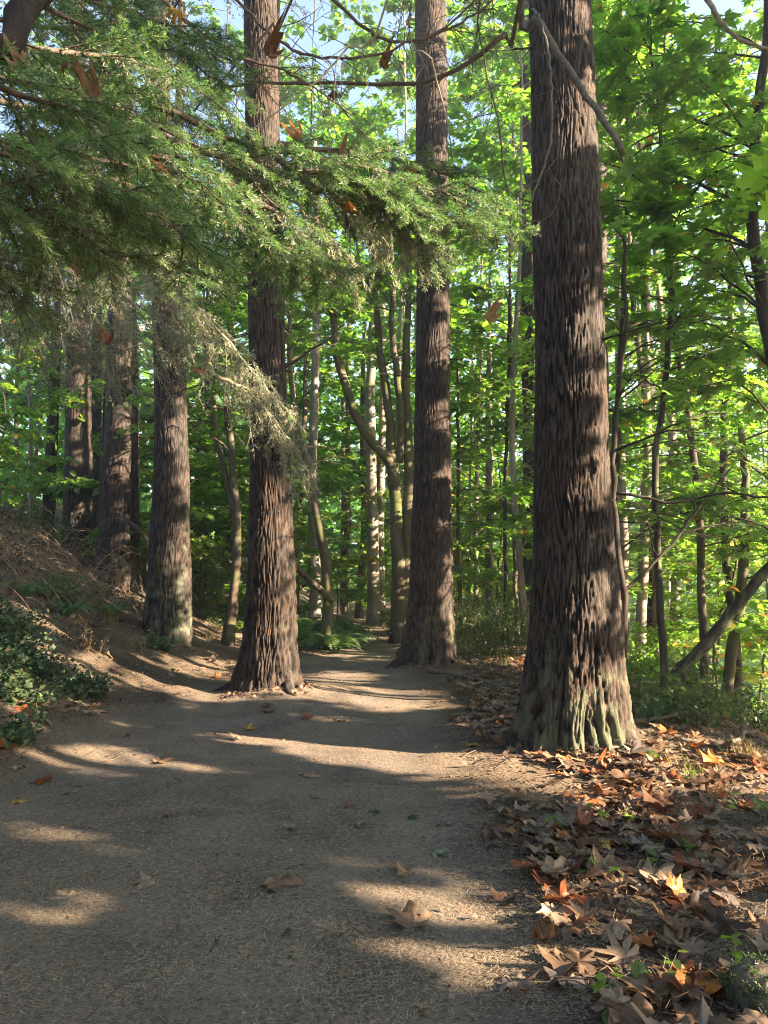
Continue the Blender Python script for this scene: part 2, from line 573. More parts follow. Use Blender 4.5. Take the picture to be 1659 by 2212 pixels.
for g_ in [(800, 1640, 170, 18), (620, 1612, 120, 12), (930, 1655, 60, 16), (140, 1640, 140, 14), (330, 1655, 60, 8), (50, 1790, 90, 38), (90, 1985, 140, 40), (800, 1935, 130, 26),
           (900, 1985, 150, 30), (650, 1965, 110, 22), (770, 1500, 150, 10), (690, 1470, 60, 9), (850, 1525, 70, 7), (400, 1440, 110, 8),
           (450, 1487, 150, 9), (300, 1470, 80, 7), (700, 1405, 80, 5), (800, 1380, 25, 3), (805, 1358, 15, 3), (1150, 1650, 60, 10),
           (1290, 1640, 90, 18), (1440, 1635, 50, 14), (1560, 1680, 40, 14), (1340, 2080, 130, 45), (1180, 2100, 70, 30), (1290, 1930, 50, 14), (1600, 1900, 50, 30), (1560, 1980, 70, 35), (1450, 1800, 30, 10),
           (150, 1350, 50, 8), (330, 1290, 40, 8), (60, 1400, 30, 12), (250, 1420, 50, 6)]:
    near = g_[1] > 1720 and g_[0] < 1060
    gap_ground(g_[0], g_[1], g_[2] * (1.0 if near else 1.2), g_[3] * (0.75 if near else 1.3), 0.93 if near else 1.0)
for g_ in [(1270, 1540, 6.5, 60, 70), (1330, 1540, 6.9, 70, 80), (1310, 1450, 6.6, 35, 45), (1275, 1310, 6.5, 25, 30), (1270, 1035, 6.6, 40, 45), (1275, 940, 6.6, 20, 18), (1275, 865, 6.6, 30, 38), (1270, 670, 6.6, 25, 35), (1250, 240, 6.7, 22, 50),
           (600, 1130, 9.5, 45, 110), (630, 1370, 9.5, 14, 120), (955, 1310, 12.3, 26, 90), (955, 880, 12.3, 20, 30), (955, 740, 12.3, 16, 22), (960, 640, 12.3, 14, 14),
           (375, 990, 13, 40, 105), (370, 1220, 13, 45, 100), (385, 1360, 13, 30, 35), (275, 955, 17, 28, 80), (285, 830, 17, 20, 40), (170, 900, 20, 30, 70), (172, 1000, 20, 20, 30),
           (480, 420, 2.5, 120, 100), (150, 300, 1.9, 60, 30), (350, 200, 2.3, 80, 40), (330, 430, 2.2, 60, 40), (560, 500, 2.7, 90, 60), (720, 420, 2.9, 120, 90), (900, 440, 3.1, 110, 80), (820, 560, 3.0, 120, 60), (300, 250, 2.3, 60, 50), (200, 600, 4.5, 110, 70), (520, 820, 6.0, 90, 60, 0.97), (420, 700, 6.0, 50, 40, 0.97)]:
    gap_at(*g_)
# canopy thinned so that the sun reaches down into the woods behind
for g_ in [(560, 1150, 22, 160, 130), (760, 1100, 24, 120, 160), (1050, 1120, 20, 110, 140), (1450, 1050, 15, 150, 160), (1560, 1250, 14, 120, 120), (1420, 700, 13, 100, 120), (450, 1000, 22, 100, 120), (720, 800, 24, 150, 150), (1080, 750, 20, 90, 160)]:
    gap_at(*g_, 0.6)
GAPS = np.array(GAPS)


def clear_of_gaps(P, grow=0.0):
    """True for leaves that do not stand in one of the shafts of sun"""
    u, v = uv(P)
    s = P @ SUN
    keep = np.ones(len(P), bool)
    wob = 0.3 * vnoise(u * 3, v * 3, 0, 77) + 0.5 * vnoise(u * 9, v * 9, 0, 78)
    rk = _hash((P[:, 0] * 997).astype(np.int64), (P[:, 1] * 991).astype(np.int64), (P[:, 2] * 983).astype(np.int64), 5)
    for cu, cv, ru, rv, cs, st in GAPS:
        e = ((u - cu) / (ru + grow)) ** 2 + ((v - cv) / (rv + grow)) ** 2
        keep &= ~((e < 1 + wob) & (s > cs + 0.25) & (rk < st))
    return keep


# ------------------------------------------------------------------ leaf shapes
def lobed(lobes):
    V = [(0, 0, 0)]
    F = []
    V.append((0, 0.28, 0.0))                     # hub
    for ang, ln, wd in lobes:
        a = R(ang)
        dx, dy = math.sin(a), math.cos(a)
        sx, sy = dy, -dx
        hx, hy = 0, 0.28
        n = len(V)
        V += [(hx + dx * ln * 0.42 - sx * wd, hy + dy * ln * 0.42 - sy * wd, 0.03), (hx + dx * ln, hy + dy * ln, -0.07 * ln), (hx + dx * ln * 0.42 + sx * wd, hy + dy * ln * 0.42 + sy * wd, 0.03)]
        F += [(1, n, n + 1), (1, n + 1, n + 2)]
    return np.array(V, float), np.array(F)


LOD0 = lobed([(0, 0.72, 0.16), (48, 0.66, 0.15), (-48, 0.66, 0.15), (105, 0.42, 0.12), (-105, 0.42, 0.12)])
LOD1 = lobed([(0, 0.72, 0.22), (62, 0.6, 0.2), (-62, 0.6, 0.2)])
LOD2 = (np.array([(0, 0, 0), (-0.42, 0.45, 0.05), (0, 1.0, -0.05), (0.42, 0.5, 0.05)], float), np.array([(0, 1, 2), (0, 2, 3)]))
OVAL = (np.array([(0, 0, 0), (-0.3, 0.35, 0.03), (-0.22, 0.72, 0.02), (0, 1.0, -0.06), (0.22, 0.72, 0.02), (0.3, 0.35, 0.03)], float),
        np.array([(0, 1, 5), (1, 2, 4), (1, 4, 5), (2, 3, 4)]))


def put_leaves(mb, pos, dirs, nrm, size, rnd, lod):
    if len(pos) == 0:
        return
    TV, TF = lod
    d = unit(dirs)
    s = unit(np.cross(d, nrm))
    n = np.cross(s, d)
    V = pos[:, None, :] + size[:, None, None] * (TV[None, :, 0, None] * s[:, None, :] + TV[None, :, 1, None] * d[:, None, :] + TV[None, :, 2, None] * n[:, None, :])
    k = len(TV)
    F = (np.arange(len(pos))[:, None, None] * k + TF[None]).reshape(-1, 3)
    mb.add(V.reshape(-1, 3), F, None, rnd=np.repeat(rnd, k))


def bezier(p0, p1, p2, n):
    t = np.linspace(0, 1, n)[:, None]
    return (1 - t) ** 2 * p0 + 2 * t * (1 - t) * p1 + t * t * p2


def spray(wood, leaves, start, end, r0, r, leaf_size=0.14, lod=LOD0, dens=1.0, twigs=True, lift=0.15, bias=0.0, sides=5, cull=True, spread=1.0, thin_out=0.4):
    """a limb from start to end with side twigs lying in a flat layer, each with leaves in pairs"""
    L = np.linalg.norm(end - start)
    mid = (start + end) / 2 + np.array([0, 0, lift * L]) + r.normal(0, 0.05 * L, 3)
    n = 8
    P = bezier(start, mid, end, n)
    P[1:-1] += r.normal(0, 0.012 * L, (n - 2, 3))
    if wood is not None:
        wood.tube(P, np.linspace(r0, max(r0 * 0.22, 0.003), n), sides if twigs else 3, cap=False, h=0.6, lich=0.0)
    fwd = unit(P[-1] - P[-3])
    nt_ = max(3, int(L * 5.5 * dens))
    side = unit(np.cross(fwd, np.array([0, 0, 1.0])))
    ts = r.uniform(0.22, 1.0, nt_)
    pos_l, dir_l, nrm_l = [], [], []
    for i, t in enumerate(ts):
        k = t * (n - 1)
        a = int(min(k, n - 2))
        b = P[a] + (P[a + 1] - P[a]) * (k - a)
        ang = r.uniform(0.35, 1.1) * (1 if i % 2 else -1)
        d = unit(fwd * math.cos(ang) + side * math.sin(ang) + np.array([0, 0, r.uniform(-0.25, 0.15)]))
        ln = r.uniform(0.35, 0.95) * (1.15 - 0.55 * t) * min(1.0, L * 0.55 + 0.25) * spread
        e = b + d * ln + np.array([0, 0, -0.08 * ln])
        if wood is not None and twigs:
            wood.tube(np.array([b, (b + e) / 2 + r.normal(0, 0.02, 3), e]), [0.0055, 0.0035, 0.002], 3, cap=False, h=0.5, lich=0.0)
        m = max(3, int(ln / 0.075))
        q = np.linspace(0.25, 1.0, m)
        for sgn in (-1, 1):
            pos_l.append(b + (e - b) * q[:, None] + r.normal(0, 0.03, (m, 3)))
            sd = unit(np.cross(d, np.array([0, 0, 1.0])))
            dir_l.append(d[None] * 0.6 + sgn * sd[None] * r.uniform(0.4, 1.2, (m, 1)) + r.normal(0, 0.25, (m, 3)) + np.array([0, 0, -0.28]))
            nrm_l.append(np.array([0, 0, 1.0])[None] + r.normal(0, 0.33, (m, 3)))
    pos = np.vstack(pos_l); dirs = np.vstack(dir_l); nrm = np.vstack(nrm_l)
    if cull:
        cx_ = np.interp(pos[:, 1], [0, 8, 14, 24], [-0.5, -0.5, -0.4, -0.4])
        k = clear_of_gaps(pos, 0.11) & ~((np.abs(pos[:, 0] - cx_) < np.interp(pos[:, 1], [0, 10, 17, 23], [2.6, 2.2, 1.6, 0.7])) & (pos[:, 1] < 23) & (pos[:, 2] < 6.5))
        pos, dirs, nrm = pos[k], dirs[k], nrm[k]
    if not twigs:
        dd = np.maximum(pos[:, 1], 0.1)
        inside = (np.abs(pos[:, 0]) < 0.66 * dd + 1.0) & (pos[:, 2] < 1.6 + 1.0 * dd) & (pos[:, 1] > 3)
        k = inside | (r.uniform(0, 1, len(pos)) < np.where(pos[:, 0] > 0, thin_out * (0.3 if thin_out < 0.5 else 1), thin_out))
        pos, dirs, nrm = pos[k], dirs[k], nrm[k]
    sz = leaf_size * np.exp(r.normal(0, 0.28, len(pos)))
    put_leaves(leaves, pos, dirs, nrm, sz, np.clip(r.beta(2, 2, len(pos)) + bias + r.normal(0, .04), 0, 1), lod)


def along(P, t):
    k = t * (len(P) - 1)
    a = int(min(k, len(P) - 2))
    return P[a] + (P[a + 1] - P[a]) * (k - a), unit((P[a + 1] - P[a])[None])[0]


def path_pts(pts, n, r=None, jit=0.0):
    P = np.array(pts, float)
    t = np.concatenate([[0], np.cumsum(np.linalg.norm(np.diff(P, axis=0), axis=1))])
    t /= t[-1]
    # Catmull-Rom through the given points
    q = np.linspace(0, 1, n)
    Pe = np.vstack([2 * P[0] - P[1], P, 2 * P[-1] - P[-2]])
    out = []
    for x in q:
        i = min(np.searchsorted(t, x, side='right') - 1, len(P) - 2)
        i = max(i, 0)
        u = (x - t[i]) / max(t[i + 1] - t[i], 1e-9)
        a, b, c, d = Pe[i], Pe[i + 1], Pe[i + 2], Pe[i + 3]
        out.append(0.5 * (2 * b + (c - a) * u + (2 * a - 5 * b + 4 * c - d) * u * u + (3 * b - 3 * c + d - a) * u ** 3))
    out = np.array(out)
    if r is not None and jit > 0:
        out[1:-1] += r.normal(0, jit, out[1:-1].shape)
    return out


# ------------------------------------------------------------------ fir trunks
def bark_trunk(mb, P, rad, around, rows, seed, ridge=0.029, depth=0.024, base_z=None, flare=0.0, lich_top=1.2, lich_amt=0.35, zpow=1.0, lobes=7, knots=()):
    """furrowed trunk through the centres P with radii rad; finer on the side towards the trail"""
    P = np.array(P, float); rad = np.array(rad, float)
    z = P[:, 2]
    o = np.argsort(z)
    P, rad, z = P[o], rad[o], z[o]
    zv = min(z[-1] - 0.5, P[0][1] * 0.87 + 2.2)
    nv = int(rows * 0.9)
    zz = np.concatenate([np.linspace(z[0], zv, nv), np.linspace(zv, z[-1], rows - nv + 1)[1:]])
    cx = np.interp(zz, z, P[:, 0]); cy = np.interp(zz, z, P[:, 1]); rr = np.interp(zz, z, rad)
    k = np.ones(9) / 9
    pad = lambda a: np.convolve(np.pad(a, 4, mode='edge'), k, mode='valid')
    cx, cy, rr = pad(cx), pad(cy), pad(rr)
    a = np.linspace(0, 2 * math.pi, around, endpoint=False)
    a = a - 0.6 * np.sin(a) - math.pi / 2 - math.atan2(P[0][0], P[0][1])
    Z, A = np.meshgrid(zz, a, indexing='ij')
    R0 = rr[:, None] * np.ones_like(A)
    cA, sA = np.cos(A), np.sin(A)
    rm = float(np.median(rad))
    X = cA * rm; Y = sA * rm
    bz = base_z if base_z is not None else zz[0]
    hb = np.clip(Z - bz, 0, 9)
    # roots and fluting at the foot
    lob = np.clip(0.45 + 0.9 * pnoise(cA * lobes * 0.32, sA * lobes * 0.32, hb * 0.5, seed) + 0.35 * pnoise(cA * lobes * 0.7, sA * lobes * 0.7, hb * 0.8, seed + 3), 0, 1.3)
    fl = pnoise(cA * 2.1 + 0.25 * hb, sA * 2.1, hb * 0.55, seed + 21)
    flut = np.clip(np.abs(fl) / 0.3, 0, 1) ** 0.7 * 0.8 + 0.25 * np.clip(np.abs(pnoise(cA * 4.5, sA * 4.5 + 0.4 * hb, hb * 1.2, seed + 22)) / 0.25, 0, 1)
    R1 = R0 * (1 + flare * np.exp(-hb / 0.2) * (lob - 0.35) + 0.15 * np.exp(-(hb / 1.0) ** 1.5) * (flut - 0.72))
    R1 = R1 * (1 + 0.04 * pnoise(cA * 1.7, sA * 1.7, Z * 0.8, seed + 5))
    for ka, kz, kr, kh in knots:
        da = (A - ka + math.pi) % (2 * math.pi) - math.pi
        R1 = R1 + kh * np.exp(-((da * rm / kr) ** 2 + ((Z - kz) / (kr * 1.5)) ** 2)) * (1 + 0.6 * pnoise(X * 14, Y * 14, Z * 10, seed + 31))
    wx = 0.5 * pnoise(X / 0.2, Y / 0.2, Z / 0.6, seed + 9)
    sx = ridge
    n1 = pnoise(X / sx + wx, Y / sx - wx, Z / (sx * 12.0) + wx * 0.2, seed + 1)
    n2 = pnoise(X / (sx * 0.55) + wx, Y / (sx * 0.55) + wx, Z / (sx * 5.5), seed + 2)
    fine = pnoise(X / (sx * 0.25), Y / (sx * 0.25), Z / (sx * 0.45), seed + 4)
    f1 = np.clip(np.abs(n1) / 0.32, 0, 1) ** 0.75
    f2 = np.clip(np.abs(n2) / 0.22, 0, 1) ** 0.8
    fin2 = pnoise(X / (sx * 0.3), Y / (sx * 0.3), Z / (sx * 2.6), seed + 6)
    brk = np.clip(np.abs(pnoise(X / (sx * 1.3) + 7, Y / (sx * 1.3), Z / (sx * 1.8), seed + 8)) / 0.12, 0, 1)
    h = (0.58 * f1 + 0.26 * f2 * f1) * (0.82 + 0.18 * brk) + 0.22 * (fine * 0.5 + 0.5) * f1 + 0.15 * fin2
    plates = 0.55 + 0.6 * pnoise(X / 0.3, Y / 0.3, Z / 0.7, seed + 12)
    amp = depth * (0.7 + 0.8 * np.clip(plates, 0, 1.2)) * (1 + 1.1 * np.exp(-hb / 0.6))
    Rr = R1 + amp * (h - 0.75)
    V = np.stack([cx[:, None] + Rr * cA, cy[:, None] + Rr * sA, Z], -1).reshape(-1, 3)
    rows = len(zz)
    i = np.arange(rows - 1)[:, None] * around
    j = np.arange(around)[None, :]
    kx = (j + 1) % around
    F = np.stack([i + j, i + kx, i + around + kx, i + around + j], -1).reshape(-1, 4)
    lich = lich_amt * np.exp(-(hb / lich_top) ** 2) + 0.16 * pnoise(cA * 2.4, sA * 2.4, Z * 1.1, seed + 15) - 0.02
    mb.add(V, None, F, h=np.clip(h, 0, 1.2).ravel(), lich=(lich + 0.25 * (flut - 0.8) * np.exp(-hb)).ravel())


def px_profile(rows, d):
    """rows of (y, left x, right x) in the picture to centres and radii at distance d"""
    P, r = [], []
    for y, xl, xr in rows:
        c = W((xl + xr) / 2, y, d)
        P.append(c)
        r.append((xr - xl) / 2 * scale_at(c))
    return np.array(P), np.array(r)


def needle_fan(mb, b, e, r, length, per_m, width, rnd0=0.3, droop=0.25, flat=0.55):
    """needles standing off a twig from b to e"""
    L = np.linalg.norm(e - b)
    n = max(4, int(per_m * L))
    t = r.uniform(0, 1, n)
    ax = unit((e - b)[None])[0]
    ref = np.array([0, 0, 1.0])
    s = unit(np.cross(ax, ref)[None] + 1e-6)[0]
    up = np.cross(s, ax)
    phi = r.uniform(0, 2 * math.pi, n)
    d = ax[None] * r.uniform(0.35, 0.9, (n, 1)) + s[None] * np.cos(phi)[:, None] + up[None] * (np.sin(phi) * flat + 0.15)[:, None]
    d = unit(d)
    p = b + (e - b) * t[:, None]
    ln = length * r.uniform(0.7, 1.15, n)
    w = unit(np.cross(d, r.normal(0, 1, (n, 3)))) * width * 0.5
    V = np.stack([p - w * 0.6, p + w * 0.6, p + d * (ln * 0.55)[:, None] + w + np.array([0, 0, -0.0]), p + d * (ln * 0.55)[:, None] - w, p + d * ln[:, None] - np.array([0, 0, droop * 0.15]) * ln[:, None]], 1)
    V = np.stack([V[:, 0], V[:, 2], V[:, 3], V[:, 4]], 1)
    F3 = (np.arange(n)[:, None, None] * 4 + np.array([[[0, 1, 2], [2, 1, 3]]])).reshape(-1, 3)
    mb.add(V.reshape(-1, 3), F3, None, rnd=np.repeat(np.clip(rnd0 + 0.5 * t + r.normal(0, 0.1, n), 0, 1), 4))


def far_bough(wood, needles, start, end, r, length=0.09, dens=1.0, width=0.012):
    """a drooping fir bough seen from afar: flat hanging sprays of needles"""
    L = np.linalg.norm(end - start)
    P = bezier(start, (start + end) / 2 + np.array([0, 0, 0.12 * L]), end, 7)
    wood.tube(P, np.linspace(0.028, 0.006, 7), 4, cap=False, h=0.5, lich=0.1)
    f = unit((end - start)[None])[0]
    s = unit(np.cross(f, [0, 0, 1.0])[None])[0]
    m = int(L * 9 * dens)
    for i in range(m):
        t = r.uniform(0.25, 1)
        k = t * 6; a = int(min(k, 5))
        b = P[a] + (P[a + 1] - P[a]) * (k - a)
        d = f * 0.5 + s * r.choice([-1, 1]) * r.uniform(0.5, 1.0) + np.array([0, 0, r.uniform(-0.75, 0.0)])
        e = b + unit(d[None])[0] * r.uniform(0.25, 0.6) * (1.2 - 0.6 * t)
        needle_fan(needles, b, e, r, length, 75 * dens, width, 0.2)


firs = {}


def hero_fir(key, label, rows, d, seed, around, nrows, top, flare, lich, mat, base_py, stubs=(), crown_z=(13, 19), boughs=18, lich_top=1.2, ridge=0.029, depth=0.024, dead=4, knots=(), roots=()):
    P, r = px_profile(rows, d)
    bx, by = P[-1][0], P[-1][1]
    gz = float(ground(bx, by))
    foot = np.array([bx, by, gz - 0.18])
    P = np.vstack([P, foot]); r = np.append(r, r[-1] * 1.06)
    # the trunk above the picture
    dirn = (P[0] - P[2]) / (P[0][2] - P[2][2])
    tp = P[0] + dirn * (top - P[0][2])
    P = np.vstack([tp, P]); r = np.insert(r, 0, r[0] * 0.62)
    e = empty('fir_tree', (bx, by, gz), label, 'tree', 'large firs beside the trail')
    mb = MB()
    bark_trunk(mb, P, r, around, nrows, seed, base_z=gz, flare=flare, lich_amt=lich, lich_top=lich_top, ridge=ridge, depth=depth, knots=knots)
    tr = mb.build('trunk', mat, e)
    for ra, rl, rw in roots:
        out_ = np.array([math.cos(ra), math.sin(ra)])
        t_ = np.linspace(0, 1, 16)
        bend_ = 0.12 * np.sin(t_ * 4 + seed)
        xy = np.array([bx, by]) + out_ * (r[-1] * 0.55 + rl * t_)[:, None] + np.array([-out_[1], out_[0]]) * bend_[:, None]
        zr = ground(xy[:, 0], xy[:, 1]) + rw * (1.5 - 2.1 * t_) + 0.14 * np.exp(-t_ * 6)
        rb = MB()
        rn = 16
        rb.tube(np.column_stack([xy, zr]), rw * (1.25 - 0.75 * t_) * (1 + .12 * vnoise(t_ * 9, seed, ra, 4)), 12, h=0.55 + 0.35 * vnoise(np.arange(rn * 12 + 2) * .7, seed, ra, 6), lich=0.0)
        rb.build('root', mat, e)
    rr = np.random.default_rng(seed + 100)
    # dead branch stubs
    for (px, py, qx, qy, dd, th) in stubs:
        a = W(px, py, d); b = W(qx, qy, d + dd)
        sb = MB()
        pts = bezier(a - (b - a) * 0.25, (a + b) / 2 + np.array([0, 0, -0.06]) * np.linalg.norm(b - a), b, 9)
        pts[1:-1] += rr.normal(0, 0.012, (7, 3))
        sb.tube(pts, np.linspace(th, th * 0.35, 9), 6, h=0.5, lich=0.1)
        sb.build('dead_branch', M['dark_bark'], e)
    for _ in range(dead):
        zc = gz + rr.uniform(1.6, 7.5)
        o = np.argsort(P[:, 2])
        c = np.array([np.interp(zc, P[o, 2], P[o, 0]), np.interp(zc, P[o, 2], P[o, 1]), zc])
        az = rr.uniform(0, 2 * math.pi)
        ln = rr.uniform(.4, 1.5)
        q = c + np.array([math.cos(az) * ln, math.sin(az) * ln, rr.uniform(-.35, .15) * ln])
        sb = MB()
        Q = bezier(c, (c + q) / 2 + rr.normal(0, .06, 3), q, 8)
        sb.tube(Q, np.linspace(.016, .004, 8), 5, h=.5, lich=.1)
        for _k in range(4):
            b2, f2 = along(Q, rr.uniform(.4, 1))
            q2 = b2 + unit((f2 + rr.normal(0, .6, 3) + np.array([0, 0, -.3]))[None])[0] * rr.uniform(.1, .4)
            sb.tube(bezier(b2, (b2 + q2) / 2, q2, 4), [.005, .004, .003, .002], 3, cap=False, h=.5, lich=.1)
        sb.build('dead_branch', M['dark_bark'], e)
    if boughs:
        wd, nd = MB(), MB()
        zz = rr.uniform(crown_z[0], crown_z[1], boughs)
        o = np.argsort(P[:, 2])
        for z in zz:
            c = np.array([np.interp(z, P[o, 2], P[o, 0]), np.interp(z, P[o, 2], P[o, 1]), z])
            az = rr.uniform(0, 2 * math.pi)
            ln = rr.uniform(1.6, 3.4)
            far_bough(wd, nd, c, c + np.array([math.cos(az) * ln, math.sin(az) * ln, rr.uniform(-1.0, 0.1)]), rr, 0.11, 0.65, 0.03)
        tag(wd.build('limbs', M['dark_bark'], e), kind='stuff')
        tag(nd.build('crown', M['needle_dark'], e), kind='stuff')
    firs[key] = (P, r)
    return e


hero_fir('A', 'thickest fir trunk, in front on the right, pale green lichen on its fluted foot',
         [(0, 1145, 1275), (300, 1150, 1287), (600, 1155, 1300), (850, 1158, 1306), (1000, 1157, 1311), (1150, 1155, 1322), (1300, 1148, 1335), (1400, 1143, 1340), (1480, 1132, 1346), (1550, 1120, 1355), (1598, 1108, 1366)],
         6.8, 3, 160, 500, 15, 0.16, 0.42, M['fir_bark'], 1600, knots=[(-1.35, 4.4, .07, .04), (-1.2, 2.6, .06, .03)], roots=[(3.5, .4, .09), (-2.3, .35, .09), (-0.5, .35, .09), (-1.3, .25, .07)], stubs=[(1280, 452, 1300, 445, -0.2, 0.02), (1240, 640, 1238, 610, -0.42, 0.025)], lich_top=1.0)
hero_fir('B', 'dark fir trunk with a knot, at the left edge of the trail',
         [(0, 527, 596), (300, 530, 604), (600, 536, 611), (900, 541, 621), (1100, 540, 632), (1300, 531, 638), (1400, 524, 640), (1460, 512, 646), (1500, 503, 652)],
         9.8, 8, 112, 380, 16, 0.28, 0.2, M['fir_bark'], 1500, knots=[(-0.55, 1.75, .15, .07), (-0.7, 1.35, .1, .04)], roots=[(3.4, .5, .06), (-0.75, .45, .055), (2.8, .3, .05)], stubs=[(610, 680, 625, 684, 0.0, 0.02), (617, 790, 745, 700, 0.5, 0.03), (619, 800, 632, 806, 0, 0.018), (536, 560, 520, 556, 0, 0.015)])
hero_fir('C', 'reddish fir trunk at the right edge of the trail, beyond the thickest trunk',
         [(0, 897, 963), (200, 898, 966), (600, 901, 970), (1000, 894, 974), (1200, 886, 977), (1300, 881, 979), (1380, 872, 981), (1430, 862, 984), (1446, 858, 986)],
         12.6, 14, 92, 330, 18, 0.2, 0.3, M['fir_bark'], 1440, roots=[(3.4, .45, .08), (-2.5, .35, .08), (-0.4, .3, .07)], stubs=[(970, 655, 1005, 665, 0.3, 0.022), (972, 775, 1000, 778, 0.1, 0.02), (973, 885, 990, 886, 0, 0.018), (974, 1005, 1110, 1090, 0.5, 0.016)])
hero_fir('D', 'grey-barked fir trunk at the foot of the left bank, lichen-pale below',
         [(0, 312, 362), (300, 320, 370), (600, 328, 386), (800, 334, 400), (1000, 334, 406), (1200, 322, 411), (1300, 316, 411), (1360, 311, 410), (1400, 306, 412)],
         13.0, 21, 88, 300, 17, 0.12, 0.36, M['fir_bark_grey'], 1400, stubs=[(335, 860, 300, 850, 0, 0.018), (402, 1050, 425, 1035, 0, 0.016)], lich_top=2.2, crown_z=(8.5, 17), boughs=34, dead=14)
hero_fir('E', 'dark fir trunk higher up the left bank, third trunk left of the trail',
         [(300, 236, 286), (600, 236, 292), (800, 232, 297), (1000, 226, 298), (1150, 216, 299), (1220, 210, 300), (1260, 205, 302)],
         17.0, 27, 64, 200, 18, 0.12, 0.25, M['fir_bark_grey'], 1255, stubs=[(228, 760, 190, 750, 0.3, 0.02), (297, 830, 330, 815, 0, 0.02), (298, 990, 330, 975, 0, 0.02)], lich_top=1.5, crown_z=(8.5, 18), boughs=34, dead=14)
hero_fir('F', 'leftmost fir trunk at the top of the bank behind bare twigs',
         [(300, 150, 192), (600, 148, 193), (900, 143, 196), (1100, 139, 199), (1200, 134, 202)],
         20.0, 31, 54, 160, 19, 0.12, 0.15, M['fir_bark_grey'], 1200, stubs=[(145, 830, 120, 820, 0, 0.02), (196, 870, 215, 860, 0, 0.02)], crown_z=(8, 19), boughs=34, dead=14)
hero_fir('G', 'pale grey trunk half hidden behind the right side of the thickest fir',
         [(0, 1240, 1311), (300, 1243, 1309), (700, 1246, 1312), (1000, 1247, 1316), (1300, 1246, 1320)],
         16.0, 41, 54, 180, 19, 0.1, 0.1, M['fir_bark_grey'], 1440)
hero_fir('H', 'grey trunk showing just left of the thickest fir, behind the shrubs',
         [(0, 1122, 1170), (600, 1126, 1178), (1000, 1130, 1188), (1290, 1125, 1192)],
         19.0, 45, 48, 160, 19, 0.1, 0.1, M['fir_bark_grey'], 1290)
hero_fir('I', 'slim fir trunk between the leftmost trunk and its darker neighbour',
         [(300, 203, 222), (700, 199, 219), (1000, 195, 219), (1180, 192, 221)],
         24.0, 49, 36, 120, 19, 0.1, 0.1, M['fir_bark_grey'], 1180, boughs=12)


# ------------------------------------------------------------------ broadleaf trees
TREES = 0


def tree(name, label, pts, radii, mat, seed, n_br=20, br_len=(1.2, 2.6), t0=0.35, leaf=0.14, lod=LOD0, lmat='leaf', dens=1.0, twigs=True, bias=0.0, extra=(), group='trees of the woods behind', cull=True,
         branches_at=None, rise=(-0.1, 0.45), sides=8, lich=0.12, cat='tree', spread=1.0, r_br=0.022, thin_out=0.4):
    """trunk through pts, limbs with leafy sprays; extra = further stems (pts, radii)"""
    global TREES
    TREES += 1
    r = np.random.default_rng(seed)
    P = path_pts(pts, 26, r, 0.012)
    base = P[0]
    e = empty(name, base, label, cat, group)
    mb = MB()
    rad = np.interp(np.linspace(0, 1, 26), np.linspace(0, 1, len(radii)), radii)
    a = np.concatenate([[1.35, 1.15], np.ones(24)])
    zn = 0.05 * vnoise(np.arange(26) * 0.7, seed, 0, 3)
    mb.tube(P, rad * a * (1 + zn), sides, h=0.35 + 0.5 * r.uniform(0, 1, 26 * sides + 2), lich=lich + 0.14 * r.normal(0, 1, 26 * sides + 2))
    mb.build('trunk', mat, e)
    stems = [(P, rad)]
    for (ep, er) in extra:
        Q = path_pts(ep, 22, r, 0.01)
        qr = np.interp(np.linspace(0, 1, 22), np.linspace(0, 1, len(er)), er)
        sb = MB()
        sb.tube(Q, qr, sides, h=0.35 + 0.5 * r.uniform(0, 1, 22 * sides + 2), lich=lich + 0.14 * r.normal(0, 1, 22 * sides + 2))
        sb.build('stem', mat, e)
        stems.append((Q, qr))
    lv, limbs = MB(), []

    def limb_mb():
        if twigs or not limbs:
            limbs.append(MB())
        return limbs[-1]
    for i in range(n_br):
        Q, qr = stems[r.integers(len(stems))]
        t = r.uniform(t0, 1.0)
        k = t * (len(Q) - 1); b = int(min(k, len(Q) - 2))
        s = Q[b] + (Q[b + 1] - Q[b]) * (k - b)
        az = r.uniform(0, 2 * math.pi)
        ln = r.uniform(*br_len) * (1.1 - 0.3 * t)
        en = s + np.array([math.cos(az) * ln, math.sin(az) * ln, ln * r.uniform(*rise)])
        wood = limb_mb()
        spray(wood, lv, s, en, min(r_br, qr[b] * 0.6), r, leaf, lod, dens, twigs, bias=bias, cull=cull, spread=spread, thin_out=thin_out)
    if branches_at is not None:
        for (tp, rr) in branches_at:
            tp = np.asarray(tp)
            best = min(((np.linalg.norm(Q - tp, axis=1) + 0.0, Q, qr) for Q, qr in stems), key=lambda z: z[0].min())
            Q = best[1]
            i = int(np.argmin(best[0]))
            i = max(0, i - 2)
            wood = limb_mb()
            spray(wood, lv, Q[i], tp, rr, r, leaf, lod, dens, twigs, bias=bias, cull=cull, spread=spread, thin_out=thin_out)
    if twigs:
        for w in limbs:
            w.build('branch', mat, e)
    elif limbs:
        tag(limbs[0].build('branches', mat, e), kind='stuff')
    if lv.n:
        tag(lv.build('crown', M[lmat], e, smooth_shade=False), kind='stuff')
    return e


def gz(x, y):
    return float(ground(x, y))


def upright(x, y, h, lean=(0, 0), bend=0.15, r=None):
    z = gz(x, y)
    r = r or rng
    p = [np.array([x, y, z - 0.1])]
    for t in (0.3, 0.6, 1.0):
        p.append(np.array([x + lean[0] * t + r.normal(0, bend), y + lean[1] * t + r.normal(0, bend), z + h * t]))
    return p


def pxline(rows, d0, d1=None):
    d1 = d0 if d1 is None else d1
    n = len(rows)
    return [W(x, y, d0 + (d1 - d0) * i / max(n - 1, 1)) for i, (x, y) in enumerate(rows)]


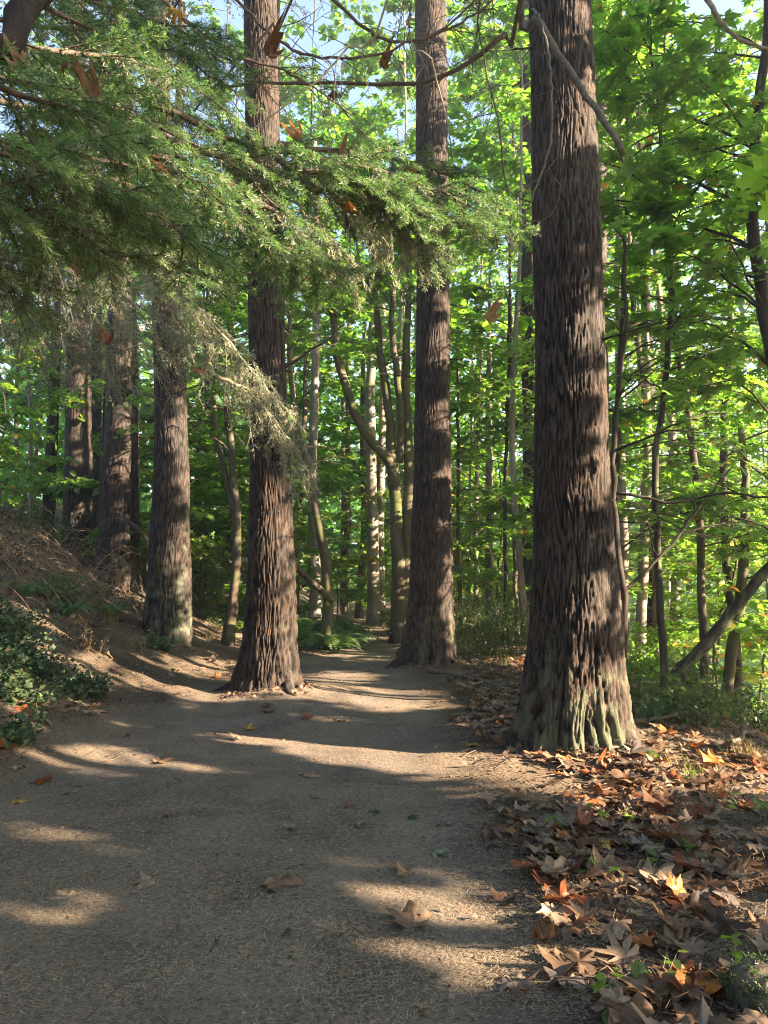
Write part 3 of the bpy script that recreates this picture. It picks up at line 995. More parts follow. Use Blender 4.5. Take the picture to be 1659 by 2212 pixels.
def foot(p):
    """drop the first point of a line onto the ground"""
    p = [np.array(q) for q in p]
    z = gz(p[0][0], p[0][1]) - 0.1
    p[0] = np.array([p[0][0], p[0][1], z])
    return p


# near maple on the right edge, its stem curving in from the top
tree('maple_tree', 'dark curving maple stem at the right edge, arching over the ravine',
     foot(pxline([(1760, 1500), (1725, 1100), (1668, 760), (1640, 610), (1625, 420), (1640, 230), (1660, 20), (1650, -150)], 9.0)), [0.13, 0.12, 0.10, 0.085, 0.08, 0.07, 0.06, 0.04], M['dark_bark'], 501,
     n_br=16, br_len=(0.8, 1.8), t0=0.55, leaf=0.17, lod=LOD0, r_br=0.02,
     branches_at=[(W(1390, 352, 9.2), 0.035), (W(1480, 690, 9.2), 0.03), (W(1320, 440, 9.6), 0.025), (W(1350, 220, 9.5), 0.022), (W(1400, 520, 8.6), 0.02), (W(1450, 130, 8.8), 0.02), (W(1500, 800, 8.8), 0.02), (W(1560, 950, 8.4), 0.02),
                  (W(1400, 60, 9.5), .02), (W(1480, 620, 9.8), .02), (W(1560, 480, 8.5), .02)])
# the maples right of the thickest fir
RT = [  # x, y, height, lean, radius, material, leaf size, number of limbs
    (3.75, 9.6, 10.0, (0.2, 0.3), 0.055, 'dark_bark', 0.15, 20),
    (3.5, 11.2, 12.5, (0.45, 0.0), 0.06, 'dark_bark', 0.15, 22),
    (5.1, 11.5, 12.0, (-0.3, 0.2), 0.07, 'maple_bark', 0.15, 24),
    (4.5, 13.4, 15, (0.3, 0.0), 0.10, 'alder_bark', 0.14, 20),
    (6.4, 13.0, 14, (0.5, 0.5), 0.08, 'dark_bark', 0.15, 24),
    (5.9, 15.6, 16, (-0.2, 0.3), 0.09, 'maple_bark', 0.15, 26),
    (8.2, 15.2, 14, (0.4, 0.0), 0.10, 'maple_bark', 0.16, 28),
    (7.4, 18.5, 18, (0.0, 0.0), 0.13, 'alder_bark', 0.17, 28),
    (10.4, 19.0, 16, (0.3, 0.0), 0.13, 'maple_bark', 0.17, 30),
    (5.0, 19.5, 19, (0.2, 0.0), 0.09, 'dark_bark', 0.17, 26),
]
DESC = ['thin dark', 'slender dark', 'slim mossy', 'pale grey', 'thin leaning dark', 'mossy', 'broad mossy', 'pale straight', 'stout mossy', 'dark straight']
for i, (x, y, h, ln, rd, mt, lf, nb) in enumerate(RT):
    where = ['close behind the thickest fir, on its right', 'just beyond the nearest saplings right of the thickest fir', 'on the ravine edge right of the thickest fir', 'with whitish bark right of the thickest fir', 'part way down the ravine on the right',
             'in the middle of the ravine trees', 'low in the ravine towards the right edge', 'rising from the bottom of the ravine', 'at the far right of the ravine', 'far behind the thickest fir, its crown showing right of it'][i]
    tree('maple_tree', '%s tree %s' % (DESC[i], where), upright(x, y, h, ln), [rd, rd * 0.85, rd * 0.6, rd * 0.3], M[mt], 600 + i, n_br=int(nb * 1.6), br_len=(1.0, 2.4), t0=0.14, leaf=lf,
         lod=LOD0 if y < 12 else LOD1, bias=0.05, group='maples in the ravine on the right', lich=0.2, r_br=0.016, spread=1.0)

# multi-stemmed mossy maple behind the trail
dM = 17.0
tree('maple_tree', 'mossy maple with several stems, the left one bowed, beside the far trail',
     foot(pxline([(864, 1335), (858, 1150), (848, 1000), (838, 860), (818, 740), (812, 640), (806, 500), (815, 350)], dM)), [0.216, 0.176, 0.149, 0.115, 0.095, 0.081, 0.068, 0.041], M['maple_bark'], 701, n_br=24, br_len=(1.2, 2.8), t0=0.5, leaf=0.16, lod=LOD1, lich=0.34,
     extra=[(pxline([(856, 1060), (838, 990), (800, 950), (765, 890), (742, 820), (724, 740), (720, 640), (712, 560), (716, 480)], dM, dM - 0.6), [0.135, 0.128, 0.121, 0.108, 0.101, 0.088, 0.081, 0.054, 0.041]),
            (foot(pxline([(872, 1330), (880, 1150), (884, 1000), (876, 850), (878, 740), (885, 600), (880, 420)], dM, dM + 0.4)), [0.162, 0.149, 0.135, 0.115, 0.095, 0.068, 0.041]),
            (pxline([(862, 1000), (866, 900), (855, 790), (846, 700), (850, 600), (838, 450)], dM, dM - 0.3), [0.095, 0.088, 0.081, 0.068, 0.054, 0.027])])
tree('maple_tree', 'leaning mossy maple stem behind the dark knotted fir, above the ferns',
     foot(pxline([(712, 1300), (704, 1220), (690, 1140), (672, 1040), (650, 950), (636, 870), (625, 780), (630, 600)], 15.5)), [0.13, 0.12, 0.1, 0.085, 0.07, 0.06, 0.05, 0.03], M['maple_bark'], 702, n_br=18, br_len=(1.0, 2.4), t0=0.45, leaf=0.15, lod=LOD1, lich=0.36)
tree('alder_tree', 'pale grey trunk behind the leaning mossy stem',
     foot(pxline([(683, 1290), (678, 1150), (674, 1000), (680, 850), (684, 600), (680, 300)], 19)), [0.16, 0.14, 0.12, 0.11, 0.09, 0.06], M['alder_bark'], 703, n_br=20, br_len=(1.2, 2.6), t0=0.5, leaf=0.16, lod=LOD1)
tree('maple_tree', 'dark crooked maple stem between two firs on the left',
     foot(pxline([(492, 1335), (508, 1250), (514, 1150), (506, 1050), (496, 950), (490, 860), (500, 700), (490, 450)], 15)), [0.12, 0.1, 0.09, 0.08, 0.07, 0.06, 0.05, 0.03], M['maple_bark'], 704, n_br=22, br_len=(1.0, 2.4), t0=0.4, leaf=0.14, lod=LOD1, lich=0.25,
     extra=[(pxline([(508, 1120), (490, 1040), (472, 960), (462, 880), (470, 700)], 15, 15.4), [0.07, 0.065, 0.06, 0.05, 0.03])])
tree('alder_tree', 'pair of pale straight trunks beside the far end of the trail',
     foot(pxline([(808, 1345), (806, 1200), (802, 1000), (800, 850), (806, 700), (800, 400)], 24)), [0.22, 0.2, 0.18, 0.15, 0.12, 0.08], M['alder_bark'], 705, n_br=20, br_len=(1.4, 3.0), t0=0.45, leaf=0.18, lod=LOD1,
     extra=[(foot(pxline([(822, 1340), (820, 1150), (824, 1000), (828, 850), (826, 600)], 24.5)), [0.18, 0.16, 0.14, 0.12, 0.08])])
thin = [(995, 1300, 990, 950, 18, 0.06, 'maple_bark', 'thin trunk just right of the reddish fir'),
        (1012, 1300, 1018, 960, 21, 0.05, 'alder_bark', 'very thin pale stem right of the reddish fir'),
        (1052, 1310, 1056, 900, 20, 0.13, 'alder_bark', 'pale whitish trunk behind the shrubs'),
        (1092, 1290, 1098, 800, 17, 0.055, 'dark_bark', 'dark slim trunk, left one of a close pair behind the shrubs'),
        (1116, 1290, 1106, 800, 17.5, 0.06, 'maple_bark', 'mossy slim trunk, right one of a close pair behind the shrubs'),
        (775, 1290, 783, 900, 27, 0.14, 'maple_bark', 'dark trunk far behind, left of the pale pair by the trail'),
        (745, 1300, 752, 820, 30, 0.14, 'maple_bark', 'distant trunk between the ferns and the pale pair'),
        (590, 1280, 580, 800, 24, 0.12, 'dark_bark', 'trunk hidden behind the dark knotted fir'),
        (440, 1290, 446, 800, 22, 0.09, 'dark_bark', 'slim trunk between the grey-barked fir and the crooked maple'),
        (935, 1290, 930, 700, 26, 0.14, 'alder_bark', 'trunk standing behind the reddish fir')]
for i, (x0, y0, x1, y1, d, rd, mt, lab) in enumerate(thin):
    a = W(x0, y0, d); b = W(x1, y1, d)
    top = b + (b - a) * 0.8
    a[2] = gz(a[0], a[1]) - 0.1
    tree('alder_tree', lab, [a, (a + b) / 2 + rng.normal(0, 0.08, 3), b, top], [rd, rd * 0.9, rd * 0.7, rd * 0.4], M[mt], 720 + i, n_br=16, br_len=(1.0, 2.6), t0=0.3, leaf=0.16, lod=LOD1, lich=0.15, group='slim trunks behind the trail', r_br=0.016)

# understorey and taller crowns filling the middle distance
US = [(-3.4, 21, 9), (-6.0, 23, 13), (-4.4, 27, 17), (-9.5, 27, 15), (-1.8, 31, 20), (1.6, 25, 15), (2.7, 21, 12), (3.8, 27, 18), (0.8, 33, 21), (-7.2, 33, 20), (6.5, 31, 20), (-12.5, 33, 19), (11.5, 29, 17),
      (14.5, 25, 15), (9.0, 35, 20), (-2.9, 18.5, 5), (-5.2, 20.5, 6), (2.0, 29, 10), (-11, 22, 10), (-14, 27, 15), (-3.0, 24, 20), (0.3, 21.5, 19), (4.6, 22.5, 20), (8.6, 23.5, 18), (12.8, 34, 21), (-8, 21, 5), (17.5, 32, 17), (3.3, 16.5, 16), (-6.6, 26.5, 21), (-16.5, 33, 20), (6.2, 26, 12), (-0.6, 28, 8)]
HOW = ['low bushy', 'middling', 'tall', 'very tall']
for i, (x, y, h) in enumerate(US):
    px_ = 829.5 + FPX * x / y
    side = 'far left behind the firs' if px_ < 300 else 'behind the grey-barked and knotted firs' if px_ < 640 else 'beyond the far end of the trail' if px_ < 900 else 'between the reddish fir and the thickest fir' if px_ < 1150 else 'behind the thickest fir' if px_ < 1320 else 'across the ravine on the right'
    ht = h * 1.28 if h > 16 else h
    tree('maple_tree', '%s leafy maple %s, %s' % (HOW[0 if h < 9 else 1 if h < 14 else 2 if h < 19 else 3], side, '%s row' % ['first', 'second', 'third', 'fourth', 'fifth', 'sixth', 'seventh', 'last'][min(7, int((y - 16) / 2.2))]),
         upright(x, y, ht, rng.normal(0, 0.4, 2)), [0.05 + h * 0.002, 0.045 + h * 0.0018, 0.035, 0.02], M['maple_bark' if i % 3 else 'alder_bark'], 760 + i, n_br=int((14 + ht * 2.6) * (0.7 if x < -6 else 1)), br_len=(1.3, 3.1), t0=0.06, leaf=0.18, lod=LOD2, lmat='leaf_far' if y > 25 else 'leaf', twigs=False,
         group='leafy maples deep in the woods', r_br=0.016, dens=1.0)

# dark firs deeper in the woods, boughs almost to the ground
def wood_fir(x, y, h, z0, n, label, seed, ln=(1.4, 2.8)):
    r = np.random.default_rng(seed)
    z = gz(x, y)
    e = empty('fir_tree', (x, y, z), label, 'tree', 'dark firs deeper in the woods')
    tk = MB()
    T = path_pts([np.array([x, y, z - .15]), np.array([x + .05, y, z + h * .5]), np.array([x, y, z + h])], 24)
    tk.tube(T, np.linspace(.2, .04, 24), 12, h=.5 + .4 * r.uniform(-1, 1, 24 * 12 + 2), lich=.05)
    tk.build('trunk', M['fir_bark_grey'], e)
    wd, nd = MB(), MB()
    for i in range(n):
        t = (i + r.uniform()) / n
        c = np.array([x, y, z + z0 + (h - z0) * t])
        az = i * 2.4 + r.normal(0, .3)
        L = r.uniform(*ln) * (1.15 - .6 * t)
        far_bough(wd, nd, c, c + np.array([math.cos(az) * L, math.sin(az) * L, -r.uniform(.2, .45) * L]), r, .10, .75, .022)
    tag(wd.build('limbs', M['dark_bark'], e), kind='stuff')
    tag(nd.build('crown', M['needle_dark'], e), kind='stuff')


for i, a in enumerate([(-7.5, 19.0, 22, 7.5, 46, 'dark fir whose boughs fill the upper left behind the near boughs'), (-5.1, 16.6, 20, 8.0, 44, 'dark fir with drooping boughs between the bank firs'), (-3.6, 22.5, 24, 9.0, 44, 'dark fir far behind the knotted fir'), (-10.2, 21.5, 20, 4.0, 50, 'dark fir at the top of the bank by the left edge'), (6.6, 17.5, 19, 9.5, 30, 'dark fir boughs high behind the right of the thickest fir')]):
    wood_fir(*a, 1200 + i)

# vine maples at eye level
for i, (x, y, h, w) in enumerate([(-2.3, 19.5, 4.0, 'above the ferns'), (-4.0, 18.0, 4.5, 'between the knotted and grey-barked firs'), (1.7, 18.5, 4.5, 'between the reddish fir and the thickest fir'), (3.0, 19.5, 5.0, 'just left of the thickest fir, well behind it'), (0.9, 24.0, 5.0, 'right of the far end of the trail'), (-1.6, 25.0, 5.0, 'left of the far end of the trail'), (-6.2, 18.5, 4.0, 'between the two bank firs'), (5.4, 17.0, 5.0, 'in the ravine behind the thickest fir'),
                                  (7.2, 16.0, 5.0, 'in the ravine near the leaning trunk'), (9.0, 17.5, 5.5, 'low in the ravine by the right edge'), (-0.3, 27.0, 5.5, 'straight ahead where the trail ends'), (2.2, 22.0, 5.0, 'behind the pair of slim trunks'), (-10.0, 18.0, 4.5, 'at the top of the bank by the left edge'), (6.3, 13.6, 4.5, 'on the ravine slope right of the thickest fir')]):
    tree('vine_maple', 'low leafy vine maple ' + w, upright(x, y, h, rng.normal(0, .5, 2)), [.03, .028, .02, .012], M['maple_bark'], 1300 + i, n_br=26, br_len=(.9, 2.0), t0=.08, leaf=.13, lod=LOD2, lmat='leaf', twigs=False, bias=.12, group='vine maples at eye level', r_br=.01, dens=1.3)

# far woods closing the view
def far_woods():
    mb = MB()
    r = np.random.default_rng(5)
    n = 75000
    az = r.uniform(-0.72, 0.72, n)
    d = r.uniform(40, 78, n)
    x = d * np.sin(az); y = d * np.cos(az)
    hgt = 15 + 7 * vnoise(az * 9, d * 0.12, 0, 3) + 4 * vnoise(az * 30, d * 0.3, 0, 4)
    hgt = np.where(x > 8, hgt * 0.9, hgt)
    z = g0(x, y) - 0.5 + r.uniform(0, 1, n) ** 1.25 * hgt
    cl = vnoise(x * 0.45, y * 0.45, z * 0.6, 8)
    k = cl > -0.45
    P = np.stack([x, y, z], -1)[k]
    m = len(P)
    put_leaves(mb, P, r.normal(0, 1, (m, 3)) + [0, 0, -.3], r.normal(0, 0.6, (m, 3)) + [0, 0, 1.0], r.uniform(0.4, 0.75, m), np.clip(0.5 + 0.4 * vnoise(x[k] * .2, y[k] * .2, z[k] * .2, 2) + r.normal(0, .12, m), 0, 1), LOD2)
    tag(mb.build('far_woods', M['leaf_far'], smooth_shade=False), 'pale green mass of distant woods beyond all the trunks', 'woods', kind='stuff')


far_woods()

# ------------------------------------------------------------------ unseen trees added right of the picture to shade the trail
def shade_trees():
    r = np.random.default_rng(909)
    spots = [(6.2, -4.5), (6.6, -0.2), (7.6, 2.6), (9.4, 5.2), (10.5, 0.5), (12, 5.6), (9.0, -7.0), (12.5, -4.5)]
    tg = {i: [] for i in range(len(spots))}
    sp_ = np.array(spots)
    for k in range(620):
        u = r.uniform(0.4, 18.0); v = r.uniform(-2.6, 9.0) if k % 3 else r.uniform(-2.2, 2.6)
        s = r.uniform(7.0, 14.0)
        P = UA * u + VA * v + SUN * s
        if u > 12.5 and r.uniform() < 0.88:
            continue
        if P[0] < 0.62 * P[1] + 1.2 or P[2] < gz(P[0], P[1]) + 0.3:
            continue
        i = int(np.argmin(np.hypot(sp_[:, 0] - P[0], sp_[:, 1] - P[1])))
        tg[i].append((P, 0.02))
    names = ['nearest, level with the camera', 'second from the camera', 'third along the ravine edge', 'fourth along the ravine edge', 'standing lower in the second row', 'farthest ahead in the second row', 'farthest behind the camera', 'lowest, behind the camera']
    for i, (x, y) in enumerate(spots):
        tree('maple_tree', 'added shade maple right of the trail outside the view, ' + names[i], upright(x, y, 12, r.normal(0, .3, 2), r=r), [0.14, 0.12, 0.08, 0.03], M['maple_bark'], 900 + i, n_br=6, t0=0.6, leaf=0.22, lod=LOD2, dens=1.2, twigs=False,
             branches_at=tg[i], group='added shade trees right of the view', thin_out=1.0)


shade_trees()


def left_shade_trees():  # unseen trees added to block sky light from the left and behind
    r = np.random.default_rng(313)
    L = [(-7.5, 2.5, 'on the bank left of the camera'), (-9.5, 6.5, 'higher on the bank further ahead'), (-6.0, -3.5, 'on the bank behind the camera'), (-11, -1, 'high on the bank far to the left'), (-2.5, -7, 'behind the camera on the trail side'), (3.0, -8, 'behind the camera on the ravine side'),
         (-12.5, 10.5, 'high on the bank ahead of the others'), (-10.5, 3.0, 'in the second row of the bank'), (-16, 13, 'highest on the bank, farthest ahead')]
    for i, (x, y, w) in enumerate(L):
        tree('maple_tree', 'added dense dark tree outside the view, ' + w, upright(x, y, 15, r.normal(0, .3, 2), r=r),
             [0.16, 0.13, 0.09, 0.03], M['maple_bark'], 950 + i, n_br=48, br_len=(1.8, 3.6), t0=0.08, leaf=0.36, lod=LOD2, lmat='leaf_dark', dens=0.8, twigs=False, group='added shade trees behind and left of the view', thin_out=0.55)


left_shade_trees()


# ------------------------------------------------------------------ near firs left of the view: boughs, lichen, bare twigs
def tuft(mb, p, r, size=0.02, n=16, rnd=0.5):
    d = unit(r.normal(0, 1, (n, 3)) + np.array([0, 0, -0.35]))
    ln = size * r.uniform(0.5, 1.4, n)
    w = unit(np.cross(d, r.normal(0, 1, (n, 3)))) * size * 0.11
    b = p + r.normal(0, size * 0.35, (n, 3))
    k = d * ln[:, None]
    mid = b + k * 0.5 + r.normal(0, size * 0.12, (n, 3))
    V = np.stack([b - w * .5, b + w * .5, mid + w, mid - w, b + k], 1)
    F4 = np.arange(n)[:, None] * 5 + np.array([[0, 1, 2, 3]])
    F3 = np.arange(n)[:, None] * 5 + np.array([[3, 2, 4]])
    mb.add(V.reshape(-1, 3), F3, F4, rnd=np.clip(rnd + r.normal(0, 0.15), 0, 1))


def green_bough(parent, rows, r, r0=0.012, n_side=16, side_len=(0.14, 0.34), tw_len=(0.05, 0.12), green=1.0, lich=0.15, hang=0.38, first=0.15, need=0.026, bias=0.3, width=0.0022):
    """a living fir bough: stem, side shoots, twigs all set with needles; lichen on the older wood"""
    P = path_pts([W(x, y, d) for x, y, d in rows], 18, r, 0.006)
    wood, nd, lc = MB(), MB(), MB()
    wood.tube(P, np.linspace(r0, 0.0025, 18), 6, h=.5, lich=0.2)
    for i in range(n_side):
        t = first + (1 - first) * (i + r.uniform(0, 1)) / n_side
        b, f = along(P, t)
        s = unit(np.cross(f, [0, 0, 1.0])[None])[0]
        sg = 1 if i % 2 else -1
        ln = r.uniform(*side_len) * (1.15 - 0.6 * t)
        d = unit((f * r.uniform(0.5, 1.0) + s * sg * r.uniform(0.5, 1.0) + np.array([0, 0, r.uniform(-hang * 1.6, hang * 0.5)]))[None])[0]
        e = b + d * ln
        m = (b + e) / 2 + np.array([0, 0, 0.03 * ln]) + r.normal(0, 0.006, 3)
        e = e + np.array([0, 0, -hang * 0.3 * ln])
        Q = bezier(b, m, e, 6)
        wood.tube(Q, np.linspace(0.0038, 0.0016, 6), 3, cap=False, h=.5, lich=.2)
        g = r.uniform(0, 1) < green
        if g:
            needle_fan(nd, b + (e - b) * 0.4, e + (e - m) * 0.05, r, need, 800, width, bias + 0.15)
        else:
            for _ in range(int(ln * 60)):
                tuft(lc, along(Q, r.uniform(0, 1))[0], r, r.uniform(0.008, 0.02), 12, 0.45)
        nk = max(3, int(ln / 0.028))
        for k in range(nk):
            tt = 0.15 + 0.85 * (k + r.uniform(0, 1)) / nk
            b2, f2 = along(Q, tt)
            s2 = unit(np.cross(f2, [0, 0, 1.0])[None])[0]
            d2 = unit((f2 * r.uniform(0.6, 1.0) + s2 * (1 if k % 2 else -1) * r.uniform(0.4, 0.9) + np.array([0, 0, r.uniform(-hang * 1.5, 0.12)]))[None])[0]
            e2 = b2 + d2 * r.uniform(*tw_len) * (1.2 - 0.6 * tt)
            wood.tube(np.array([b2, (b2 + e2) / 2 + r.normal(0, .002, 3), e2]), [0.0018, 0.0014, 0.001], 3, cap=False, h=.5, lich=.2)
            if r.uniform(0, 1) < green:
                needle_fan(nd, b2, e2, r, need, 780, width, bias)
            elif r.uniform() < 0.7:
                for _ in range(3):
                    tuft(lc, b2 + (e2 - b2) * r.uniform(0, 1), r, r.uniform(0.007, 0.018), 10, 0.5)
        for _ in range(int(lich * 14)):
            tuft(lc, along(Q, r.uniform(0, 0.6))[0] + np.array([0, 0, -0.005]), r, r.uniform(0.008, 0.022), 12, 0.55)
    bo = wood.build('bough', M['twig'], parent)
    if nd.n:
        tag(nd.build('needles', M['needle'], bo, smooth_shade=False), kind='stuff')
    if lc.n:
        tag(lc.build('lichen', M['lichen'], bo, smooth_shade=False), kind='stuff')
    return P


def bare_bough(parent, rows, r, r0=0.014, n_side=18, side=(0.15, 0.5), down=0.7, lich=1.0, mat='pale_twig', sub=5, tuftsize=(0.012, 0.03), lrnd=0.5, first=0.1):
    """a dead bough with thin hanging twigs, crusted with lichen"""
    P = path_pts([W(x, y, d) for x, y, d in rows], 20, r, 0.01)
    wood, lc = MB(), MB()
    wood.tube(P, np.linspace(r0, 0.003, 20), 6, h=.5, lich=0.3)
    for i in range(n_side):
        t = first + (1 - first) * (i + r.uniform(0, 1)) / n_side
        b, f = along(P, t)
        s = unit(np.cross(f, [0, 0, 1.0])[None])[0]
        ln = r.uniform(*side)
        d = unit((f * r.uniform(0.2, 1.0) + s * r.uniform(-0.9, 0.9) + np.array([0, 0, -down * r.uniform(0.3, 1.4) + 0.2]))[None])[0]
        e = b + d * ln
        Q = bezier(b, (b + e) / 2 + r.normal(0, 0.05 * ln, 3) + np.array([0, 0, .06 * ln]), e + np.array([0, 0, -0.12 * ln * down]), 6)
        wood.tube(Q, np.linspace(0.0045, 0.0018, 6), 3, cap=False, h=.5, lich=.3)
        for _ in range(int(ln * 32 * lich)):
            tuft(lc, along(Q, r.uniform(0.05, 1))[0], r, r.uniform(*tuftsize), 6, lrnd)
        for k in range(sub):
            b2, f2 = along(Q, r.uniform(0.15, 1))
            d2 = unit((f2 * 0.7 + r.normal(0, 0.5, 3) + np.array([0, 0, -down * 0.5]))[None])[0]
            e2 = b2 + d2 * ln * r.uniform(0.2, 0.5)
            wood.tube(bezier(b2, (b2 + e2) / 2 + r.normal(0, 0.012, 3), e2, 4), [0.0022, 0.0018, 0.0015, 0.0011], 3, cap=False, h=.5, lich=.3)
            for _ in range(int(np.linalg.norm(e2 - b2) * 26 * lich)):
                tuft(lc, b2 + (e2 - b2) * r.uniform(0, 1), r, r.uniform(*tuftsize) * 0.8, 6, lrnd)
    bo = wood.build('dead_bough', M[mat], parent)
    if lc.n:
        tag(lc.build('lichen', M['lichen'], bo, smooth_shade=False), kind='stuff')
    return P


def near_trunk(e, x, y, h, rad, seed):
    z = gz(x, y)
    mb = MB()
    zz = np.linspace(-0.2, h, 8)
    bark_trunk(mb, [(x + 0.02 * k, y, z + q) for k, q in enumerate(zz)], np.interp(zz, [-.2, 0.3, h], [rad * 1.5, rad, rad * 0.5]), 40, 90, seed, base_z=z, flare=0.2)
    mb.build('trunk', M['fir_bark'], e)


def near_firs():
    r = np.random.default_rng(77)
    x, y = -2.3, 1.1
    e = empty('fir_tree', (x, y, gz(x, y)), 'near fir whose green boughs hang across the upper left', 'tree')
    near_trunk(e, x, y, 7.0, 0.2, 61)
    lm = MB()
    lm.tube(path_pts([np.array([x, y, 3.1]), W(-60, 90, 1.75), W(40, 10, 1.9), W(150, -80, 2.1), W(300, -280, 2.6)], 20, r, .006), np.linspace(0.052, 0.025, 20), 12, h=0.6, lich=0.05)
    lm.build('limb', M['fir_bark'], e)
    t = (-420, 0, 1.25)
    B = [
        # the left mass, hanging close to the camera
        ([(-260, 60, 1.6), (-60, 170, 1.75), (150, 240, 1.95), (330, 330, 2.1), (470, 430, 2.25)], 22, 0.95, 0.1),
        ([(-250, 200, 1.5), (-40, 300, 1.65), (140, 380, 1.8), (300, 440, 1.95), (420, 520, 2.1)], 22, 0.95, 0.1),
        ([(-200, 20, 1.9), (60, 100, 2.1), (260, 130, 2.3), (420, 190, 2.5), (520, 270, 2.6)], 20, 0.95, 0.1),
        ([(-260, 330, 1.6), (-60, 400, 1.75), (110, 470, 1.9), (260, 560, 2.1)], 18, 0.8, 0.3),
        ([(-180, 120, 2.0), (120, 200, 2.3), (340, 270, 2.5), (520, 370, 2.7), (640, 480, 2.85)], 24, 0.9, 0.2),
        ([(60, 300, 2.2), (280, 360, 2.4), (450, 430, 2.6), (590, 520, 2.75), (700, 600, 2.9)], 22, 0.9, 0.2),
        ([(-100, 420, 2.1), (120, 500, 2.3), (300, 540, 2.5), (420, 600, 2.6)], 18, 0.6, 0.5),
        ([(-150, 250, 2.4), (60, 330, 2.6), (220, 440, 2.75), (330, 560, 2.9)], 20, 0.8, 0.3),
        # the long bough towards the middle of the picture
        ([(330, 230, 2.5), (540, 310, 2.7), (740, 350, 2.9), (900, 400, 3.0), (1010, 445, 3.1), (1105, 515, 3.2)], 26, 0.88, 0.5),
        ([(520, 300, 2.75), (680, 380, 2.9), (800, 420, 3.0), (890, 480, 3.05), (940, 550, 3.1)], 22, 0.75, 0.9),
        ([(600, 310, 2.8), (760, 330, 3.0), (900, 350, 3.15), (1010, 400, 3.3), (1080, 450, 3.35)], 26, 0.95, 0.4),
        ([(640, 360, 2.8), (800, 400, 2.95), (930, 470, 3.05), (1040, 500, 3.15)], 24, 0.9, 0.6),
        ([(480, 380, 2.6), (600, 470, 2.75), (680, 560, 2.85), (760, 600, 2.95)], 16, 0.75, 0.6),
        ([(-120, 20, 2.6), (120, 60, 2.8), (300, 60, 3.0), (480, 110, 3.2)], 18, 0.9, 0.2),
        ([(-200, 480, 1.9), (-30, 560, 2.05), (100, 640, 2.2)], 14, 0.6, 0.6),
        ([(-60, -40, 2.2), (100, 20, 2.4), (260, 90, 2.6), (400, 120, 2.8), (500, 200, 3.0)], 22, 0.95, 0.1),
        ([(40, -60, 2.8), (220, 10, 3.0), (380, 60, 3.2), (520, 150, 3.4)], 22, 0.95, 0.1),
        ([(-160, 350, 2.2), (40, 400, 2.4), (220, 450, 2.6), (380, 520, 2.75), (500, 610, 2.9)], 24, 0.9, 0.3),
        ([(-100, 180, 2.8), (120, 260, 3.0), (320, 340, 3.2), (480, 440, 3.4), (600, 560, 3.5)], 26, 0.9, 0.3),
        ([(-100, 60, 3.2), (150, 130, 3.4), (350, 220, 3.6), (500, 320, 3.8)], 26, 0.9, 0.2),
        ([(360, 300, 2.6), (560, 360, 2.8), (740, 400, 2.95), (860, 470, 3.05), (960, 570, 3.1)], 18, 0.8, 0.6),
    ]
    for rows, n, gr, li in B:
        green_bough(e, rows, r, n_side=int(n * 1.12), green=gr * .93, lich=li + .15)
    for k in (1, 4, 5):
        dx, dy = r.uniform(-60, 60), r.uniform(20, 70)
        green_bough(e, [(a + dx, b + dy, d + .18) for a, b, d in B[k][0]], r, n_side=B[k][1], green=.95, lich=.1)
    # hanging lichen under the middle of the long bough
    for rows in ([(700, 400, 2.95), (790, 470, 3.0), (840, 540, 3.0)], [(640, 440, 2.9), (720, 520, 2.95), (760, 580, 3.0)], [(800, 420, 3.05), (870, 500, 3.1), (900, 560, 3.15)], [(600, 330, 3.0), (700, 420, 3.1), (800, 520, 3.2)]):
        bare_bough(e, rows, r, 0.007, 15, (0.06, 0.18), 1.1, 2.2, 'pale_twig', 4, (0.012, 0.028), 0.72)
    # second fir, further along on the left: dead boughs grey with lichen
    x, y = -4.3, 5.2
    e2 = empty('fir_tree', (x, y, gz(x, y)), 'fir outside the left edge with dead lichen-covered boughs reaching in', 'tree')
    near_trunk(e2, x, y, 9.0, 0.24, 62)
    for rows, n, sd, lr in [
        ([(-380, 400, 5.0), (60, 470, 5.3), (310, 560, 5.5), (400, 640, 5.8), (520, 770, 6.2), (600, 850, 6.4)], 46, (0.25, 0.7), 0.55),
        ([(-380, 470, 5.0), (0, 560, 5.2), (200, 600, 5.3), (330, 680, 5.5), (420, 740, 5.7)], 40, (0.25, 0.65), 0.35),
        ([(300, 560, 5.6), (420, 660, 5.9), (530, 780, 6.2), (640, 930, 6.5)], 34, (0.2, 0.6), 0.7),
        ([(-380, 560, 4.9), (-50, 640, 5.0), (150, 700, 5.1), (280, 720, 5.3)], 38, (0.25, 0.6), 0.35),
        ([(-350, 420, 4.8), (-50, 500, 4.6), (140, 560, 4.6), (260, 640, 4.7)], 36, (0.2, 0.6), 0.45),
        ([(-350, 640, 5.3), (0, 700, 5.6), (200, 760, 5.8), (330, 740, 6.0)], 24, (0.2, 0.5), 0.3),
        ([(-300, 560, 5.6), (40, 620, 5.9), (220, 640, 6.2), (360, 600, 6.5)], 34, (0.25, 0.7), 0.4),
        ([(450, 800, 6.0), (540, 850, 6.2), (610, 930, 6.3), (650, 1000, 6.4)], 26, (0.2, 0.5), 0.6),
    ]:
        bare_bough(e2, rows, r, 0.02, int(n * 1.35), sd, 0.9, 0.8, 'pale_twig', 6, (0.015, 0.04), lr)


near_firs()


